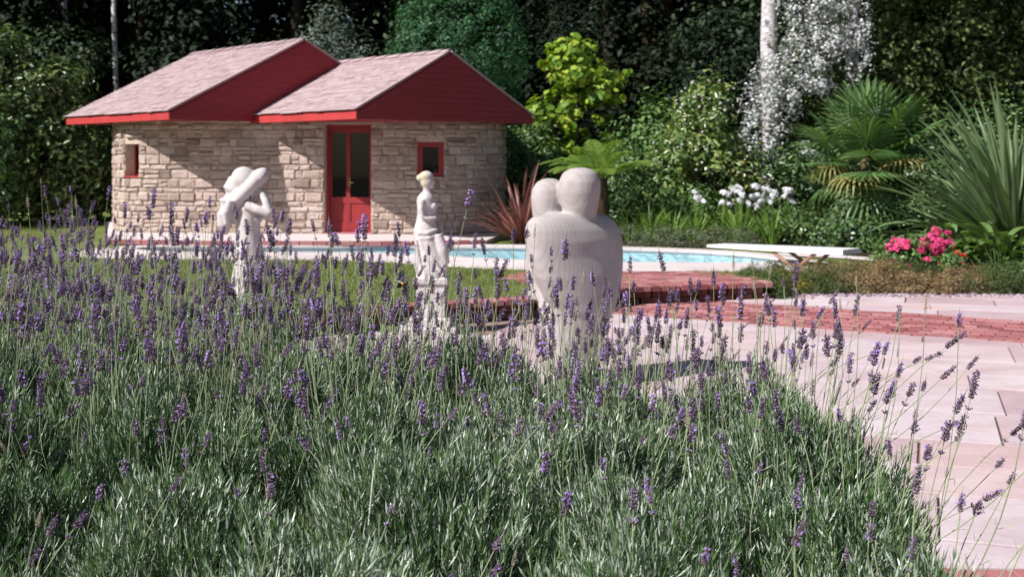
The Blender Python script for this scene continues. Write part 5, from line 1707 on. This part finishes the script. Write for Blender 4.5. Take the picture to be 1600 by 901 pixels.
rows = [(1.22, (-.55, -.12, .25)), (1.58, (-.72, -.28, .16, .48)), (2.04, (-.95, -.52, -.12, .28, .55)), (2.42, (-1.15, -.72, -.30, .12, .52)), (2.84, (-1.35, -.92, -.50, -.08, .28, .54)),
        (3.26, (-1.58, -1.12, -.70, -.32, .04, .36)), (3.95, (-1.85, -1.38, -.9)), (4.6, (-2.15, -1.65, -1.2)), (5.3, (-2.5, -2.0)), (3.06, (-1.0, -.55, -.14, .20))]
FOL = {True: [], False: []}
for near_, cnt_ in ((True, 8), (False, 3)):
    for v_i in range(cnt_):
        rg = np.random.default_rng(500 + v_i + (50 if near_ else 0)); n1 = 2600 if near_ else 650
        V1, Q1 = shoots(rg, n1, (v_i * .37, v_i * .61, .30), .28, .42, .10 if near_ else .12, 9 if near_ else 6, False)
        V2, Q2 = shoots(rg, n1 // 3, (v_i * .37, v_i * .61, .25), .22, .30, .14, 6, False)
        V = np.concatenate([V1, V2]) - [v_i * .37, v_i * .61, 0]
        me = np_mesh("foliage", V, np.concatenate([Q1, Q2 + len(V1)])); me.materials.append(M['lav']); FOL[near_].append(me)
bushes = []
for row_i, (Y, xs_) in enumerate(rows):
    for X in xs_:
        ri = row_i - 1
        x, y = X + rl.uniform(-.04, .04), Y + rl.uniform(-.05, .05)
        R = rl.uniform(.235, .285); top = rl.uniform(-.04, .04) + {-1: 1.0, 0: 1.11, 1: 1.13}.get(ri, 1.15 + min(.09, max(-.025, -X * .09)) - (.05 if ri == 4 and X > -.1 else 0))
        near = ri < 4 or ri == 8
        lab_ = ("lavender bush beside the flagstone edge of the raised bed" if X > .4 else "silvery lavender bush with few open spikes at the near end of the raised bed" if ri < 2 else "lavender bush with scattered purple spikes in the middle of the raised bed" if ri < 4 else "densely flowering lavender bush on the lawn side of the raised bed")
        e = empty("lavender_bush", (x, y, SOIL - .03), lab_, "lavender", lab_)
        H = (top - SOIL) * .66; cz = (top - H) - (SOIL - .03)
        fl_ = FOL[near and ri >= 0]
        fo = link("foliage", fl_[len(bushes) % len(fl_)], None, e); fo["kind"] = "stuff"
        fo.scale = (R / .28, R / .28, H / .42); fo.location = (0, 0, cz - .30 * H / .42); fo.rotation_euler = (0, 0, rl.uniform(0, 6.28))
        m = MB()
        for k in range(12):
            w = rl.uniform(0, 6.28); rr_ = rl.uniform(.3, .8) * R
            m.tube([(math.cos(w) * .03, math.sin(w) * .03, 0), (math.cos(w) * rr_ * .6, math.sin(w) * rr_ * .6, cz * .7), (math.cos(w) * rr_, math.sin(w) * rr_, cz + H * .5)], [.008, .006, .003], 5)
        m.build("woody_stem", M['lav_wood'], e)
        bushes.append((e, x, y, R, top, ri))


def surf(b, dx, dy):
    e, x, y, R, top, ri = b
    f = max(0, 1 - (abs(dx) / R) ** 2.6 - (abs(dy) / R) ** 2.6) ** (1 / 2.6)
    H = (top - SOIL) * .66
    return top - H + H * f


def near_bush(x, y):
    return min(bushes, key=lambda b: (b[1] - x) ** 2 + (b[2] - y) ** 2)


counts = {8: 44, -1: 1, 0: 6, 1: 11, 2: 36, 3: 80, 4: 90, 5: 88, 6: 74, 7: 70}
for b in bushes:
    e, x, y, R, top, ri = b
    n = counts[ri]
    if ri in (2, 3) and x < -.3: n = int(n * 1.25)
    if ri >= 3 and x > -.1: n = int(n * .55)
    for k in range(n):
        w = rl.uniform(0, 6.28); rr_ = math.sqrt(rl.random()) * R * .95
        dx, dy = math.cos(w) * rr_, math.sin(w) * rr_
        zb = surf(b, dx, dy) - .08
        rise = {-1: .08, 0: rl.uniform(.05, .12), 1: rl.uniform(.05, .14), 2: rl.uniform(.08, .20)}.get(ri, min(.36, .08 + abs(rl.gauss(.06, .08))))
        lean = rl.uniform(.05, .35)
        hx = x + dx + dx / R * lean * .28 + rl.gauss(.01, .02); hy = y + dy + dy / R * lean * .2 + rl.gauss(0, .02)
        hz = zb + .05 + rise
        if ri < 2: hx += rl.uniform(-.05, .07)
        sp = rl.random() < .08
        stalk_to(e, (x + dx, y + dy, zb), (hx, hy, hz), rl.choice(spent) if sp else None, .85 if ri < 2 else 1.0)
# the conspicuous single spikes
for (px_, py_, Y, hd) in ((515, 372, 2.5, 2), (570, 376, 2.45, 7), (726, 328, 2.5, 0), (237, 345, 2.6, 1), (268, 350, 2.6, 7), (741, 388, 2.55, 4), (802, 378, 2.7, 6), (1500, 512, 2.2, 1), (985, 428, 2.6, 2), (882, 408, 2.6, 6),
                          (431, 388, 2.7, 2), (617, 402, 2.6, 6), (700, 395, 2.6, 1), (930, 448, 2.55, 6), (632, 462, 2.4, 4), (322, 352, 2.9, 1), (1365, 572, 2.15, 4), (1270, 530, 2.4, 4), (1210, 512, 2.5, 2), (1240, 480, 2.45, 5),
                          (1310, 555, 2.35, 6), (1402, 590, 2.15, 1), (1440, 612, 2.1, 5), (1385, 632, 2.05, 3), (1475, 690, 2.0, 3), (1500, 682, 2.0, 1), (1428, 678, 2.05, 5), (1445, 718, 1.95, 3), (1522, 805, 1.8, 5), (1115, 445, 2.7, 6), (1080, 462, 2.7, 4), (1045, 478, 2.7, 1), (1160, 500, 2.6, 2), (1130, 470, 2.7, 7), (905, 660, 2.0, 2), (1025, 790, 1.75, 4)):
    hpz = at(px_, py_, Y); b = near_bush(hpz.x, Y); e, x, y, R, top, ri = b
    dx = max(-R * .85, min(R * .85, (hpz.x - x) * .8)); dy = max(-R * .8, min(R * .8, (Y - y) * .8))
    stalk_to(e, (x + dx, y + dy, surf(b, dx, dy) - .08), hpz, heads[hd], 1.05)
for (px_, py_, Y) in ((1145, 402, 2.8), (1180, 400, 2.8), (1205, 412, 2.8), (1340, 430, 2.5), (1315, 470, 2.5), (1445, 470, 2.3), (1405, 495, 2.3), (1280, 495, 2.4), (835, 355, 2.7), (120, 310, 2.8), (40, 305, 3.0)):
    hpz = at(px_, py_ + 18, Y); b = near_bush(hpz.x, Y); e, x, y, R, top, ri = b
    dx = max(-R * .85, min(R * .85, (hpz.x - x) * .8)); dy = max(-R * .8, min(R * .8, (Y - y) * .8))
    stalk_to(e, (x + dx, y + dy, surf(b, dx, dy) - .06), hpz, spent[0] if px_ % 2 else spent[1], .9)

for k in range(26):
    b = rl.choice([q for q in bushes if q[1] > .38 and 0 <= q[5] <= 3]); e, x, y, R, top, ri = b
    dx, dy = rl.uniform(.2, .9) * R, rl.uniform(-.7, .7) * R; zb = surf(b, dx, dy) - .05
    stalk_to(e, (x + dx, y + dy, zb), (x + dx + rl.uniform(.05, .22), y + dy + rl.uniform(-.06, .08), zb + rl.uniform(.08, .26)), None, rl.uniform(.7, 1.0))
# a bumblebee on one of the spikes
bp_ = at(624, 446, 2.388)
bee = empty("bumblebee", bp_, "small bumblebee with a yellow band feeding on a lavender spike", "bee")
m = MB(); m.ball((0, 0, 0), (.0065, .0046, .0046), rotM('Y', -25)); m.build("abdomen", plain("bee_black", (.02, .016, .012), .8, .3, 300), bee, smooth=True)
m = MB(); m.ball((.0062, 0, .0028), (.0044, .0042, .0042)); m.build("thorax", plain("bee_yellow", (.42, .24, .03), .9, .3, 300), bee, smooth=True)
m = MB(); m.ball((.0108, 0, .0030), (.0026, .0028, .0026)); m.build("head", bpy.data.materials["bee_black"], bee, smooth=True)
for s_ in (-1, 1):
    m = MB(); m.add([(.004, s_ * .003, .006), (-.002, s_ * .010, .009), (-.008, s_ * .009, .008), (-.005, s_ * .003, .0065)], [(0, 1, 2, 3)]); m.build("wing", plain("bee_wing%d" % s_, (.35, .30, .26), .3, .1, 90), bee)
# a broad dock leaf pushing through the front of the bed
dk = empty("dock_plant", (-.70, 1.62, SOIL - .03), "broad bright green weed leaf pushing up through the lavender", "weed")
for az, ln, L in ((-1.3, 22, .17), (-2.2, 30, .15), (-.5, 35, .14)):
    m = MB(); broad_leaf(m, (0, 0, 0), az, ln, L, .055, .40); m.build("leaf", M['strap'], dk)
